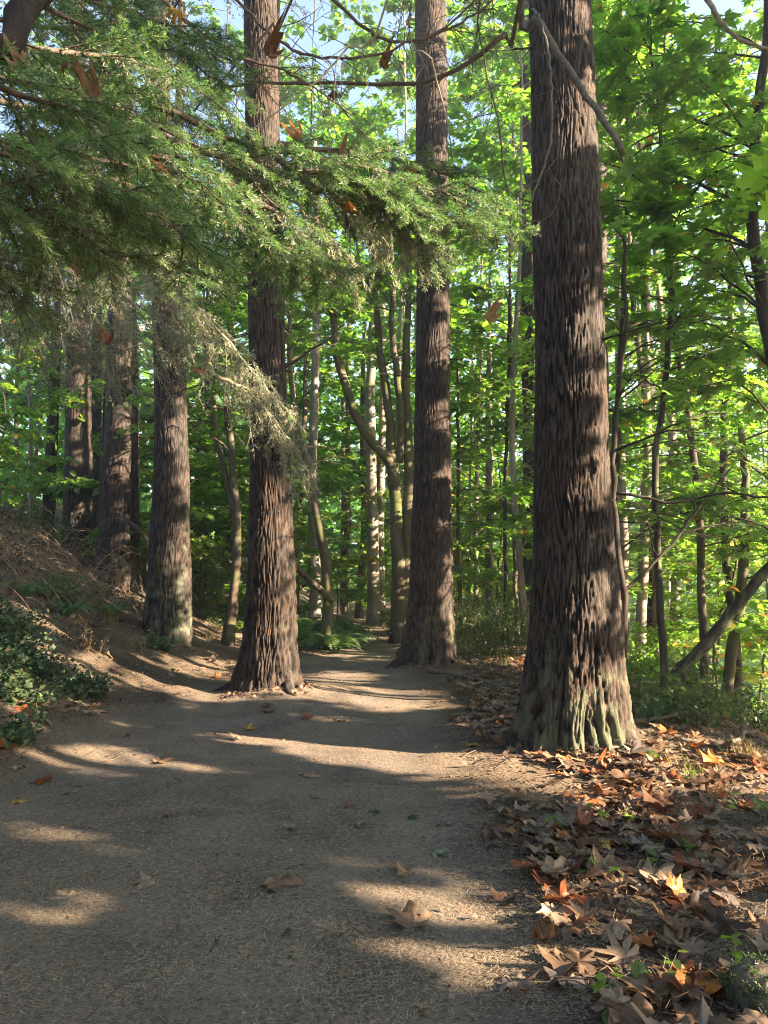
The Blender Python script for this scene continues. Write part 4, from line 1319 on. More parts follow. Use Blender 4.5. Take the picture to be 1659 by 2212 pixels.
# ------------------------------------------------------------------ bare limbs hanging into the top of the view
def hanging_limbs():
    r = np.random.default_rng(177)
    x, y = 1.9, -1.0
    e = empty('alder_tree', (x, y, gz(x, y)), 'bare overhanging alder whose dead limbs cross the top of the view', 'tree')
    tk = MB()
    T = path_pts([np.array([x, y, gz(x, y) - 0.1]), np.array([x - .1, y + .3, 2.5]), np.array([x - .4, y + 1.2, 4.6]), np.array([x - 1.0, y + 2.6, 6.4]), np.array([x - 1.9, y + 4.2, 7.8])], 26, r, .008)
    tk.tube(T, np.linspace(0.11, 0.05, 26), 10, h=.6, lich=.2)
    tk.build('trunk', M['alder_bark'], e)
    top = np.array([x - 1.2, y + 3.0, 6.7])
    mid = np.array([x - .4, y + 1.2, 4.6])

    def limb(rows, r0, r1, mat, start=None, n=40, jit=0.008, twigs=0, tl=(0.15, 0.5), tdown=0.4, name='dead_limb', tmat=None):
        pts = [W(a, b, d) for a, b, d in rows]
        if start is not None:
            pts = [start] + pts
        P = path_pts(pts, n, r, jit)
        mb = MB()
        mb.tube(P, np.linspace(r0, r1, n), 7, h=.5 + 0.3 * r.uniform(-1, 1, n * 7 + 2), lich=.15)
        for i in range(int(twigs * 1.8)):
            b, f = along(P, r.uniform(0.2, 1))
            d = unit((f * r.uniform(-0.2, 1) + r.normal(0, 0.6, 3) + np.array([0, 0, -tdown]))[None])[0]
            q = b + d * r.uniform(*tl)
            Q = bezier(b, (b + q) / 2 + r.normal(0, .04, 3), q + np.array([0, 0, -.05]), 7)
            mb.tube(Q, np.linspace(0.0035, 0.0014, 7), 3, cap=False, h=.5, lich=.1)
            for k in range(2):
                b2, f2 = along(Q, r.uniform(0.3, 1))
                q2 = b2 + unit((f2 + r.normal(0, .6, 3) + np.array([0, 0, -.3]))[None])[0] * r.uniform(0.06, 0.2)
                mb.tube(bezier(b2, (b2 + q2) / 2 + r.normal(0, .012, 3), q2, 4), [0.002, .0017, .0014, .001], 3, cap=False, h=.5, lich=.1)
        mb.build(name, M[mat], e)
        return P
    limb([(1125, -20, 4.4), (1160, 40, 4.3), (1195, 100, 4.25), (1240, 170, 4.2), (1290, 240, 4.15), (1328, 300, 4.1), (1347, 336, 4.1)], 0.026, 0.019, 'grey_twig', top, 46, 0.004, 6)
    limb([(1120, 10, 4.6), (1085, 75, 4.6), (1020, 130, 4.7), (940, 170, 4.8), (850, 182, 4.9), (700, 180, 5.0), (560, 178, 5.1), (468, 184, 5.2)], 0.026, 0.010, 'twig', top, 50, 0.006, 26)
    limb([(1150, 20, 4.3), (1165, 40, 4.0), (1186, 120, 3.9), (1192, 230, 3.85), (1187, 320, 3.8), (1160, 400, 3.8), (1128, 480, 3.8), (1105, 540, 3.8)], 0.009, 0.005, 'grey_twig', None, 40, 0.004, 2, (0.05, .15))
    limb([(1040, -20, 4.2), (1035, 60, 4.0), (1055, 170, 3.95), (1078, 270, 3.9), (1088, 370, 3.9), (1105, 445, 3.9), (1140, 478, 3.9), (1180, 474, 3.88), (1205, 440, 3.86), (1210, 400, 3.86), (1192, 378, 3.82)], 0.008, 0.004, 'twig', top, 60, 0.003, 3, (.1, .25))
    limb([(1192, 290, 3.84), (1200, 284, 3.84), (1206, 300, 3.84), (1200, 345, 3.84), (1150, 395, 3.84), (1080, 440, 3.85), (1030, 480, 3.85)], 0.004, 0.002, 'twig', None, 40, .002)
    limb([(640, -30, 3.6), (590, 50, 3.6), (520, 130, 3.65), (460, 190, 3.7), (420, 240, 3.75)], 0.012, 0.006, 'twig', top, 30, .004, 7)
    limb([(840, -10, 3.5), (760, 90, 3.55), (690, 170, 3.6), (600, 240, 3.65), (520, 300, 3.7)], 0.011, 0.004, 'pale_twig', top, 30, .004, 12, (.15, .4))
    limb([(330, -20, 3.8), (420, 60, 3.8), (520, 120, 3.85), (640, 165, 3.9), (760, 250, 3.95)], 0.011, 0.004, 'twig', None, 30, .005, 14, (.15, .45))
    limb([(500, -10, 4.0), (640, 110, 4.0), (800, 120, 4.05), (960, 60, 4.1), (1040, -20, 4.1)], 0.009, 0.006, 'twig', None, 30, .006, 16, (.15, .45))
    limb([(890, -20, 3.9), (930, 120, 3.9), (955, 220, 3.95), (975, 300, 3.95), (980, 360, 4.0)], 0.009, 0.004, 'pale_twig', top, 30, .004, 6, (.1, .3))
    limb([(700, -20, 4.4), (800, 70, 4.4), (900, 90, 4.5), (1010, 40, 4.5), (1100, -30, 4.5)], 0.012, .006, 'twig', None, 30, .006, 18, (.2, .5))
    limb([(1520, -20, 3.6), (1560, 50, 3.6), (1610, 90, 3.6), (1690, 115, 3.6)], 0.014, 0.009, 'pale_twig', None, 24, .003, 2, (.1, .2))


hanging_limbs()


# ------------------------------------------------------------------ undergrowth
def fern(x, y, size, seed, label):
    r = np.random.default_rng(seed)
    z = gz(x, y)
    e = empty('sword_fern', (x, y, z), label, 'fern', 'ferns beside the trail')
    n = 22
    for i in range(n):
        az = i / n * 2 * math.pi + r.normal(0, .15)
        ln = size * r.uniform(0.7, 1.15)
        out = np.array([math.cos(az), math.sin(az), 0])
        b = np.array([x, y, z]) + out * 0.04
        m = b + out * ln * 0.35 + np.array([0, 0, ln * r.uniform(0.5, 0.8)])
        q = b + out * ln * r.uniform(0.8, 1.0) + np.array([0, 0, ln * r.uniform(0.0, 0.35)])
        P = bezier(b, m, q, 24)
        mb = MB()
        mb.tube(P[::3], np.linspace(0.006, 0.002, len(P[::3])), 3, cap=False, rnd=0.5)
        T = unit(np.gradient(P, axis=0))
        S = unit(np.cross(T, [0, 0, 1.0]))
        tt = np.linspace(0, 1, 24)
        pl = 0.15 * size * np.sin(np.clip(tt * 0.9 + 0.12, 0, 1) * math.pi) ** 0.7
        for sg in (-1, 1):
            tip = P + sg * S * pl[:, None] + T * 0.25 * pl[:, None] + np.array([0, 0, -0.15]) * pl[:, None]
            w = T * 0.019 * size
            V = np.stack([P - w, P + w, tip], 1)[3:]
            mb.add(V.reshape(-1, 3), np.arange(len(V))[:, None] * 3 + np.array([[0, 1, 2]]), None, rnd=r.uniform(0, 1))
        mb.build('frond', M['fern'], e, smooth_shade=False)


for i, (px, py, sz, lab) in enumerate([(652, 1396, 0.95, 'sword fern just right of the dark knotted fir'), (688, 1404, 1.0, 'sword fern below the leaning mossy stem'), (724, 1410, 0.95, 'sword fern bending over the trail edge, nearest of the clump'), (756, 1402, 0.8, 'small sword fern at the trail edge, rightmost of the clump'),
                                  (706, 1386, 1.2, 'tall sword fern at the back of the clump'), (745, 1386, 1.05, 'sword fern where the trail narrows'), (666, 1380, 1.2, 'tall sword fern behind the dark knotted fir'), (1425, 1560, .55, 'fern at the ravine edge behind the thickest fir')]):
    p = on_ground(px, py)
    fern(p[0], p[1], sz, 300 + i, lab)


def bush(name, label, cat, x, y, rad, h, n_stem, leaf, lmat, seed, group=None, lod=LOD2, per=60, wmat='twig', tall=1.0, cull=True):
    r = np.random.default_rng(seed)
    z = gz(x, y)
    e = empty(name, (x, y, z), label, cat, group)
    wood, lv = MB(), MB()
    for i in range(n_stem):
        b = np.array([x, y, 0]) + np.append(r.normal(0, rad * 0.35, 2), 0)
        b[2] = gz(b[0], b[1]) - .02
        q = b + np.append(r.normal(0, rad * 0.55, 2), h * r.uniform(0.45, 1.0) * tall)
        P = bezier(b, (b + q) / 2 + r.normal(0, .1 * h, 3), q, 8)
        wood.tube(P, np.linspace(.006, .0015, 8), 3, cap=False, h=.5, lich=0)
        m = per
        t = r.uniform(0.15, 1, m)
        k = t * 7; a = np.minimum(k.astype(int), 6)
        pos = P[a] + (P[a + 1] - P[a]) * (k - a)[:, None] + r.normal(0, rad * 0.16, (m, 3))
        pos[:, 2] = np.maximum(pos[:, 2], ground(pos[:, 0], pos[:, 1]) + .02)
        if cull:
            pos = pos[clear_of_gaps(pos, 0.02)]
        m = len(pos)
        put_leaves(lv, pos, r.normal(0, 1, (m, 3)) + [0, 0, -.1], r.normal(0, .4, (m, 3)) + [0, -.15, 1], leaf * np.exp(r.normal(0, .25, m)), r.beta(2, 2, m), lod)
    tag(wood.build('stems', M[wmat], e), kind='stuff')
    tag(lv.build('foliage', M[lmat], e, smooth_shade=False), kind='stuff')
    return e


SH = [(1010, 1420, .75, 1.25, 'dark shrub right beside the foot of the reddish fir'), (1060, 1415, .8, 1.3, 'dark shrub midway between the two firs on the right'), (1115, 1420, .75, 1.2, 'dark shrub touching the left side of the thickest fir'), (1040, 1375, .8, 1.6, 'taller shrub in the back row between the two right-hand firs'), (1105, 1370, .8, 1.7, 'tallest shrub in the back row near the thickest fir')]
for i, (px, py, rd, h, lab) in enumerate(SH):
    p = on_ground(px, py)
    bush('shrub', lab, 'shrub', p[0], p[1], rd, h, 40, 0.04, 'shrub', 340 + i, 'shrubs between the right-hand firs', per=70)
for i, (px, py, rd, h, lf, mt, lab) in enumerate([
        (1480, 1500, .7, .9, .06, 'shrub', 'dark bush at the ravine edge behind the thickest fir'), (1600, 1530, .6, .7, .06, 'leaf_dark', 'bluish dark bush at the right edge above the fallen leaves'), (1400, 1480, .6, .9, .06, 'leaf', 'light green bush close behind the thickest fir'),
        (1560, 1420, .9, 1.4, .09, 'leaf', 'bright green bush below the leaning dark trunk'), (840, 1345, .5, .7, .05, 'leaf', 'small bush at the right of the far trail'), (860, 1385, .35, .5, .05, 'leaf_dark', 'low bush at the left foot of the reddish fir'), (750, 1300, .8, 1.4, .08, 'leaf', 'green bush behind the ferns'),
        (450, 1290, .9, 1.6, .09, 'leaf', 'green bush between the grey-barked fir and the crooked maple'), (560, 1290, .8, 1.5, .09, 'leaf', 'green bush right of the crooked maple'), (650, 1260, .9, 1.7, .09, 'leaf', 'tall green bush behind the dark knotted fir'), (790, 1310, .6, 1.2, .07, 'leaf', 'bush closing the far end of the trail'),
        (1390, 1540, .4, .45, .05, 'shrub', 'dark bush touching the right foot of the thickest fir'), (1470, 1560, .5, .6, .055, 'shrub', 'low dark bush below the leaning trunk'), (1560, 1555, .45, .5, .06, 'shrub', 'dusty low bush at the ravine edge'), (1640, 1580, .5, .8, .06, 'bramble', 'bluish low bush cut by the right edge'), (1620, 1460, .8, 1.5, .08, 'leaf', 'tall green bush by the right edge'), (1440, 1440, .8, 1.5, .08, 'leaf', 'green bush left of the leaning trunk'),
        (60, 1120, 1.0, 2.0, .08, 'leaf', 'green bush at the top of the bank by the left edge'), (110, 1050, 1.0, 2.0, .08, 'leaf', 'upper bush on the bank beside the leftmost fir'), (900, 1320, .9, 1.6, .08, 'leaf', 'bush hidden behind the reddish fir')]):
    p = on_ground(px, py)
    bush('bush', lab, 'bush', p[0], p[1], rd, h, 18 if 1 < i < 30 and h < .85 else 34, lf, mt, 360 + i, 'bushes in the woods', per=60, lod=LOD2 if i != 3 else LOD1)
for i, (px, py, rd, h, n, lab) in enumerate([(30, 1420, .45, .32, 26, 'bramble patch at the left edge, upper part of the bank'), (90, 1465, .4, .28, 24, 'bramble patch with dusty leaves in the middle of the left bank'), (40, 1510, .45, .28, 26, 'bramble patch lowest on the left, above the trail'),
                                       (170, 1490, .3, .2, 12, 'bramble runner spreading towards the trail'), (30, 1360, .5, .4, 24, 'bramble patch highest on the left bank'), (345, 1400, .25, .3, 9, 'bramble at the foot of the grey-barked fir'), (15, 1600, .2, .2, 8, 'small bramble sprig at the left edge beside the trail')]):
    p = on_ground(px, py)
    bush('bramble', lab, 'bramble', p[0], p[1], rd, h, n, 0.055, 'bramble', 400 + i, 'brambles on the left bank', per=40, wmat='dry_twig')


def canes():
    r = np.random.default_rng(55)
    for i, (px, py, lab) in enumerate([(30, 1290, 'tangle of dead tan canes at the left edge of the bank'), (120, 1250, 'dead canes arching in front of the leftmost fir'), (220, 1290, 'dead canes at the foot of the dark bank fir'), (60, 1200, 'dead canes highest up the bank')]):
        c = on_ground(px, py)
        e = empty('dead_canes', c, lab, 'canes', 'dead canes on the left bank')
        for k in range(30):
            b = c + np.append(r.normal(0, .5, 2), 0)
            b[2] = gz(b[0], b[1]) - .03
            az = r.uniform(-0.6, 0.9)
            ln = r.uniform(0.6, 1.9)
            q = b + np.array([math.cos(az) * ln * r.choice([-1, 1]), -r.uniform(-.3, .6) * ln, r.uniform(-0.1, 0.7) * ln])
            q[2] = max(q[2], gz(q[0], q[1]) + .03)
            m = (b + q) / 2 + np.array([0, 0, r.uniform(.3, .8) * ln])
            mb = MB()
            P = bezier(b, m, q, 12)
            mb.tube(P, np.linspace(.007, .002, 12), 4, cap=False)
            for _ in range(3):
                b2, f2 = along(P, r.uniform(.3, 1))
                q2 = b2 + unit((f2 + r.normal(0, .6, 3))[None])[0] * r.uniform(.1, .4)
                mb.tube(bezier(b2, (b2 + q2) / 2 + r.normal(0, .03, 3), q2, 5), np.linspace(.003, .0015, 5), 3, cap=False)
            mb.build('cane', M['dry_twig'], e)


canes()

# leaning trunk, logs and fallen sticks
tree('maple_tree', 'dark leaning trunk rising to the right edge from the ravine', [W(1462, 1462, 10.2), W(1500, 1415, 10.2), W(1580, 1325, 10.4), W(1660, 1225, 10.6), W(1800, 1060, 11)], [0.085, 0.085, 0.08, 0.07, 0.055], M['dark_bark'], 801, n_br=6, t0=0.7, br_len=(0.8, 1.5), leaf=.15, lich=.3, sides=12, group='maples in the ravine on the right')
tree('maple_tree', 'mossy upright trunk near the right edge below the leaning trunk', foot(pxline([(1565, 1560), (1580, 1400), (1600, 1280), (1612, 1100), (1600, 900)], 12.5)), [0.1, 0.095, 0.09, 0.07, 0.05], M['maple_bark'], 802, n_br=14, t0=0.4, br_len=(.8, 1.8), leaf=.15, lich=.36, sides=10, group='maples in the ravine on the right')
tree('alder_tree', 'whitish alder trunk between the thickest fir and the leaning trunk', foot(pxline([(1384, 1500), (1386, 1350), (1392, 1150), (1400, 1000), (1396, 700)], 15.5)), [0.12, 0.115, 0.1, 0.08, 0.05], M['alder_bark'], 803, n_br=14, t0=0.4, br_len=(.8, 1.8), leaf=.15, lod=LOD1, sides=10, group='maples in the ravine on the right')
tree('maple_tree', 'sapling with a long bare bough stretching level to the right', foot(pxline([(1338, 1500), (1345, 1300), (1330, 1150), (1322, 1062), (1330, 900), (1350, 700), (1345, 500)], 8.6)), [0.05, 0.045, 0.04, 0.038, 0.03, 0.025, 0.015], M['dark_bark'], 804, n_br=12, t0=0.5, br_len=(.6, 1.4), leaf=.15, sides=9, group='maples in the ravine on the right',
     extra=[(pxline([(1322, 1064), (1380, 1070), (1450, 1086), (1520, 1072), (1580, 1066), (1660, 1076), (1740, 1070)], 8.6, 8.2), [0.02, 0.019, 0.018, 0.017, 0.015, 0.014, 0.01]),
            (pxline([(1330, 1290), (1400, 1230), (1470, 1150), (1530, 1070), (1580, 1010)], 8.6, 9.2), [0.022, 0.02, 0.018, 0.014, 0.01])])


def stick(name, label, cat, rows, r0, r1, mat, seed, ground_it=True, lift=0.0, group=None, twigs=0):
    r = np.random.default_rng(seed)
    P = []
    for a in rows:
        p = on_ground(a[0], a[1]) if len(a) == 2 else W(*a)
        P.append(p)
    P = path_pts(P, 22, r, 0.006)
    rr = np.linspace(r0, r1, 22)
    if ground_it:
        P[:, 2] = ground(P[:, 0], P[:, 1]) + rr * 0.6 + lift
    mb = MB()
    mb.tube(P, rr * (1 + .12 * r.normal(0, 1, 22)), 9, h=.5, lich=.1)
    for _ in range(twigs):
        b, f = along(P, r.uniform(.2, 1))
        q = b + unit((f + r.normal(0, .7, 3) + np.array([0, 0, .5]))[None])[0] * r.uniform(.15, .5)
        mb.tube(bezier(b, (b + q) / 2 + r.normal(0, .03, 3), q, 5), np.linspace(r1 * .7, .0015, 5), 4, cap=False, h=.5, lich=.1)
    tag(mb.build(name, M[mat]), label, cat, group)


stick('fallen_branch', 'long fallen branch lying in the leaves right of the reddish fir', 'branch', [(925, 1452), (990, 1462), (1050, 1478), (1115, 1498)], .05, .035, 'log', 1)
stick('fallen_branch', 'dark fallen branch in front of the shrubs', 'branch', [(995, 1408), (1025, 1428), (1070, 1440), (1110, 1452)], .045, .03, 'log', 2)
stick('fallen_branch', 'dark log end showing right of the thickest fir', 'log', [(1330, 1512), (1380, 1508), (1420, 1500)], .06, .05, 'log', 3, lift=.12)
stick('fallen_branch', 'bare fallen branch with twigs at the ravine edge on the right', 'branch', [(1360, 1560, 7.6), (1450, 1545, 7.9), (1520, 1520, 8.2), (1590, 1510, 8.6)], .022, .008, 'log', 4, ground_it=False, twigs=9)
stick('fallen_branch', 'stick lying across the litter at the right edge', 'stick', [(1540, 1625), (1600, 1610), (1655, 1595)], .022, .015, 'log', 5, lift=.05, twigs=3)
stick('mossy_log', 'mossy pole leaning between the dark knotted fir and the ferns', 'log', [(628, 1215, 13.5), (660, 1245, 13.8), (690, 1272, 14.2), (715, 1298, 14.6)], .06, .07, 'maple_bark', 6, ground_it=False)
stick('curved_stem', 'curved green stem rising between the two bank firs', 'stem', [(318, 1235, 16), (322, 1190, 16), (312, 1155, 16), (290, 1135, 16.2), (270, 1120, 16.5)], .05, .04, 'maple_bark', 7, ground_it=False)
for i, (a, b, lab) in enumerate([((455, 2060), (480, 2020), 'thin twig on the trail at the lower left'), ((165, 1812), (195, 1790), 'small twig on the trail near the left sunny patch'), ((620, 1880), (660, 1872), 'tiny twig lying in the middle of the trail'), ((1100, 1640), (1060, 1670), 'bent twig at the trail edge before the thickest fir'), ((1150, 2060), (1200, 2110), 'dark stick among leaves at the lower right')]):
    stick('twig', lab, 'twig', [a, ((a[0] + b[0]) / 2 + 4, (a[1] + b[1]) / 2 - 3), b], .004, .002, 'twig', 20 + i, lift=.004, group='twigs on the ground')

# ------------------------------------------------------------------ fallen maple leaves
def leaf_outline(r, n=34):
    """radius round the hub of a five-lobed, toothed maple leaf"""
    th = np.linspace(-math.pi, math.pi, n, endpoint=False)
    rad = np.full(n, 0.26)
    for ang, ln, w in ((0, .62, .68), (R(50), .60, .68), (R(-50), .60, .68), (R(106), .46, .70), (R(-106), .46, .70)):
        d = np.abs((th - ang + math.pi) % (2 * math.pi) - math.pi)
        rad = np.maximum(rad, ln * np.clip(1 - (d / w) ** 1.35, 0, 1))
    rad = rad * (1 + 0.15 * r.uniform(-1, 1, n)) * (1 - 0.5 * (r.uniform(0, 1, n) < 0.06))
    rad[0] = 0.08
    return th, rad


def curled_leaf(seed, curl, fold, n=34, rings=(0.5, 1.0), stalk=True):
    r = np.random.default_rng(seed)
    th, rad = leaf_outline(r, n)
    n = len(th)
    V = [(0, 0)]
    for f in rings:
        for t, q in zip(th, rad):
            V.append((math.sin(t) * q * f, math.cos(t) * q * f))
    V = np.array(V)
    x, y = V[:, 0], V[:, 1]
    d = np.hypot(x, y)
    z = curl * (0.9 * d ** 2 + 0.9 * (x * math.cos(seed) + y * math.sin(seed)) ** 2) + fold * np.abs(x) * 0.55 + 0.17 * vnoise(x * 5, y * 5, seed, 3) * (0.25 + d) + 0.05 * np.sin(np.arctan2(x, y) * 5 + seed) * d * 2
    z = z + 0.6 * curl * np.clip(d - 0.35, 0, 1) * vnoise(x * 2, y * 2, seed, 9) * 2.0
    sq = 1 - 0.35 * abs(curl) * d
    V3 = np.stack([x * sq, y * sq, z], -1)
    z0 = np.percentile(V3[:, 2], 12)
    V3[:, 2] -= z0
    j = np.arange(n); k = (j + 1) % n
    F3 = np.stack([np.zeros(n, int), 1 + k, 1 + j], -1)
    F4 = np.stack([1 + j, 1 + k, 1 + n + k, 1 + n + j], -1) if len(rings) > 1 else None
    mb = MB()
    mb.add(V3, F3, F4)
    hub = V3[0]
    if stalk:
        mb.tube(np.array([hub, hub + [0.03, -.25, .02], hub + [r.uniform(-.15, .15), -.62, -.01]]), [.012, .009, .009], 3, cap=False)
    return mb.mesh('fallen_leaf', M['dead_leaf'])


CRUMPLED_FROM = 14
CURLS = [(0.07, 0.07), (0.12, -0.17), (0.24, 0.17), (-0.27, 0.07), (0.36, 0.1), (-0.36, -0.1), (0.45, 0.21), (0.18, 0.35), (-0.21, 0.28), (0.03, -0.07), (0.3, -0.28), (0.39, -0.07), (-0.45, 0.21), (0.09, 0.14), (1.5, 0.5), (-1.6, 0.5), (2.0, -0.4), (1.2, 0.9)]
LEAF = [curled_leaf(1000 + i, c, f) for i, (c, f) in enumerate(CURLS)]
LEAF_LOW = [curled_leaf(1000 + i, c, f, 24, (1.0,), False) for i, (c, f) in enumerate(CURLS)]
STATE = ['flat', 'slightly cupped', 'cupped', 'humped', 'curled', 'humped', 'tightly curled', 'folded', 'folded', 'flat', 'creased', 'curled', 'arched', 'flat', 'crumpled', 'crumpled', 'crumpled', 'crumpled']
LCOL = {'pale tan': (0.32, 0.24, 0.17), 'tan': (0.225, 0.15, 0.098), 'brown': (0.145, 0.08, 0.048), 'dark brown': (0.06, 0.036, 0.026), 'orange': (0.42, 0.16, 0.04), 'rusty': (0.24, 0.08, 0.032), 'yellow': (0.45, 0.30, 0.06), 'greyish': (0.21, 0.18, 0.155), 'pale green': (0.22, 0.27, 0.19), 'dark green': (0.04, 0.07, 0.04)}


def put_leaf(p, size, var, col, rot, label, group, tilt=(0, 0), name='fallen_leaf', cat='leaf'):
    o = bpy.data.objects.new(name, LEAF[var])
    C.objects.link(o)
    o.location = [float(v) for v in p]
    o.rotation_euler = (tilt[0], tilt[1], rot)
    o.scale = (size, size, size)
    c = LCOL[col]
    o.color = (c[0], c[1], c[2], 1)
    return tag(o, label, cat, group)


def litter():
    r = np.random.default_rng(2024)
    # single leaves one can point at: px, py, width in picture pixels, shape, colour, where
    hero = [(88, 1690, 60, 4, 'rusty', 'with upturned rim on the left of the trail'), (35, 1735, 40, 1, 'yellow', 'at the left edge of the trail'), (875, 1892, 62, 7, 'tan', 'lying tilted near the lower middle of the trail'), (895, 2000, 115, 0, 'tan', 'with long stalk, lying whole in the lower middle'),
            (318, 1912, 62, 1, 'pale tan', 'in the lower left of the trail'), (143, 1940, 66, 9, 'pale tan', 'spread at the lower left of the trail'), (600, 1912, 85, 13, 'tan', 'pressed flat into the trail needles, lower middle'), (535, 2056, 50, 8, 'pale tan', 'torn, at the bottom middle of the trail'),
            (940, 1847, 50, 1, 'pale green', 'with pointed lobes on the right of the trail'), (960, 1782, 55, 3, 'greyish', 'at the right edge of the trail'), (892, 1770, 32, 5, 'dark green', 'small, on the right of the trail'), (808, 1758, 34, 2, 'dark green', 'narrow, right of the middle of the trail'),
            (662, 1678, 45, 9, 'pale tan', 'just beyond the near shaded part of the trail'), (760, 1745, 40, 13, 'tan', 'right of the trail middle'), (630, 1790, 40, 2, 'greyish', 'in the middle of the trail'), (770, 1783, 40, 1, 'pale tan', 'near the right side of the trail'), (345, 1645, 55, 0, 'tan', 'in the sunny strip at the left'), (200, 1543, 50, 1, 'pale tan', 'below the brambles'),
            (48, 1535, 55, 3, 'rusty', 'under the brambles at the left edge'), (15, 1615, 50, 6, 'orange', 'cut by the left edge'), (150, 1525, 45, 4, 'brown', 'right of the brambles'), (270, 1590, 50, 9, 'tan', 'left of the trail middle'), (665, 1553, 34, 7, 'rusty', 'below the dark knotted fir'), (580, 1540, 35, 2, 'rusty', 'at the foot of the dark knotted fir'),
            (537, 1577, 36, 2, 'yellow', 'half green, below the dark knotted fir'), (735, 1558, 26, 9, 'brown', 'small, right of the dark knotted fir'), (1020, 1612, 46, 3, 'yellow', 'lit, left of the foot of the thickest fir'), (975, 1556, 26, 4, 'rusty', 'between the two right-hand firs'), (1305, 1668, 45, 6, 'rusty', 'standing before the thickest fir'), (1465, 1950, 70, 10, 'orange', 'bright and upright in the lower right litter'),
            (1612, 1890, 75, 5, 'orange', 'big, near the right edge'), (1250, 2090, 150, 8, 'tan', 'largest, at the bottom of the litter'), (1225, 2130, 120, 12, 'greyish', 'large, hanging over others at the bottom'), (1110, 2130, 100, 10, 'greyish', 'at the bottom, left side of the litter'), (1350, 2070, 120, 2, 'pale tan', 'big and sunlit in the lower right'), (1500, 2120, 90, 4, 'brown', 'big, near the lower right corner'),
            (1350, 2005, 80, 4, 'rusty', 'red-tinged, in the middle of the lower litter'), (1240, 2010, 90, 5, 'tan', 'broad and humped, lower litter'), (1210, 1985, 90, 1, 'pale tan', 'broad and ribbed, lower litter'), (1080, 1955, 60, 7, 'brown', 'at the left edge of the lower litter'), (1345, 1762, 50, 3, 'yellow', 'in the middle of the right litter'), (1120, 1825, 60, 4, 'brown', 'at the left of the right litter'),
            (930, 2180, 80, 9, 'tan', 'dim, at the bottom of the trail'), (1550, 1980, 110, 3, 'tan', 'very big, near the right edge'), (150, 1715, 35, 9, 'greyish', 'small, at the left of the trail'), (40, 1660, 35, 1, 'pale tan', 'small, above the left sunny strip'), (370, 1765, 42, 13, 'tan', 'thin, left of the trail middle'), (682, 1726, 30, 0, 'tan', 'small, in the middle of the trail')]
    used = []
    for px, py, wd, var, col, where in hero:
        p = on_ground(px, py)
        s = wd * scale_at(p) / 0.95
        up = 'standing' in where or 'upright' in where
        put_leaf(p + np.array([0, 0, 0.006 + (0.3 * s if up else 0)]), s, var, col, r.uniform(0, 6.28), '%s %s maple leaf %s' % (STATE[var], col, where), 'single leaves on the ground', tilt=(r.uniform(.7, 1.1), 0.2) if up else (r.normal(0, .12), r.normal(0, .12)))
        used.append(p)
    # the carpet on the right
    n = 36000
    x = r.uniform(-1.0, 7.0, n); y = r.uniform(1.7, 15, n)
    ex = np.interp(y, [1.7, 2.7, 3.5, 4.5, 6.5, 9, 12, 15], [0.25, 0.5, 0.62, 0.75, 0.85, 0.85, 1.15, 1.3]) + 0.25 * vnoise(x * 1.5, y * 1.5, 0, 6)
    dens = smooth(-0.1, 0.65, x - ex) * (0.75 + 0.5 * vnoise(x * 1.1, y * 1.1, 0, 61)) * np.interp(y, [1.7, 5, 5.8, 7.5, 9, 15], [1.0, 0.85, 0.42, 0.45, 0.3, 0.12])
    gaps_ = smooth(0.1, 0.5, vnoise(x * 0.9 + 3, y * 1.3, 0, 71))
    k = r.uniform(0, 1, n) < dens * 0.8 * (1 - 0.7 * gaps_)
    x, y = x[k], y[k]
    # a few on the left bank and along the trail
    x2 = r.uniform(-6, 0.5, 420); y2 = r.uniform(5, 16, 420)
    k2 = r.uniform(0, 1, 420) < np.where(trail_mask(x2, y2) > .5, 0.05, 0.75) * np.where(x2 > -1, .4, 1)
    x = np.concatenate([x, x2[k2]]); y = np.concatenate([y, y2[k2]])
    z = ground(x, y)
    size = np.clip(np.exp(r.normal(math.log(0.145), .36, len(x))), .06, .28)
    depth_ = y * cp + (z - CAM_Z) * sp
    px = 829.5 + FPX * x / depth_
    vy = 1106 + FPX * -((z - CAM_Z) * cp - y * sp) / depth_
    vis = (px > -20) & (px < 1680) & (vy < 2240)
    scr = np.where(vis, size / depth_, 0)
    order = np.argsort(-scr)
    cols = ['pale tan', 'tan', 'brown', 'dark brown', 'orange', 'rusty', 'yellow', 'greyish']
    pr = np.array([.16, .30, .25, .11, .02, .06, .01, .09]); pr /= pr.sum()
    mb = MB()
    tmpl = []
    for me in LEAF_LOW:
        V = np.array([v.co[:] for v in me.vertices])
        F3 = np.array([p.vertices[:] for p in me.polygons if len(p.vertices) == 3])
        F4 = None
        tmpl.append((V, F3, F4))
    nsingle = 0
    rcol = {'pale tan': .62, 'tan': .5, 'brown': .28, 'dark brown': .05, 'orange': .97, 'rusty': .88, 'yellow': .8, 'greyish': .6}
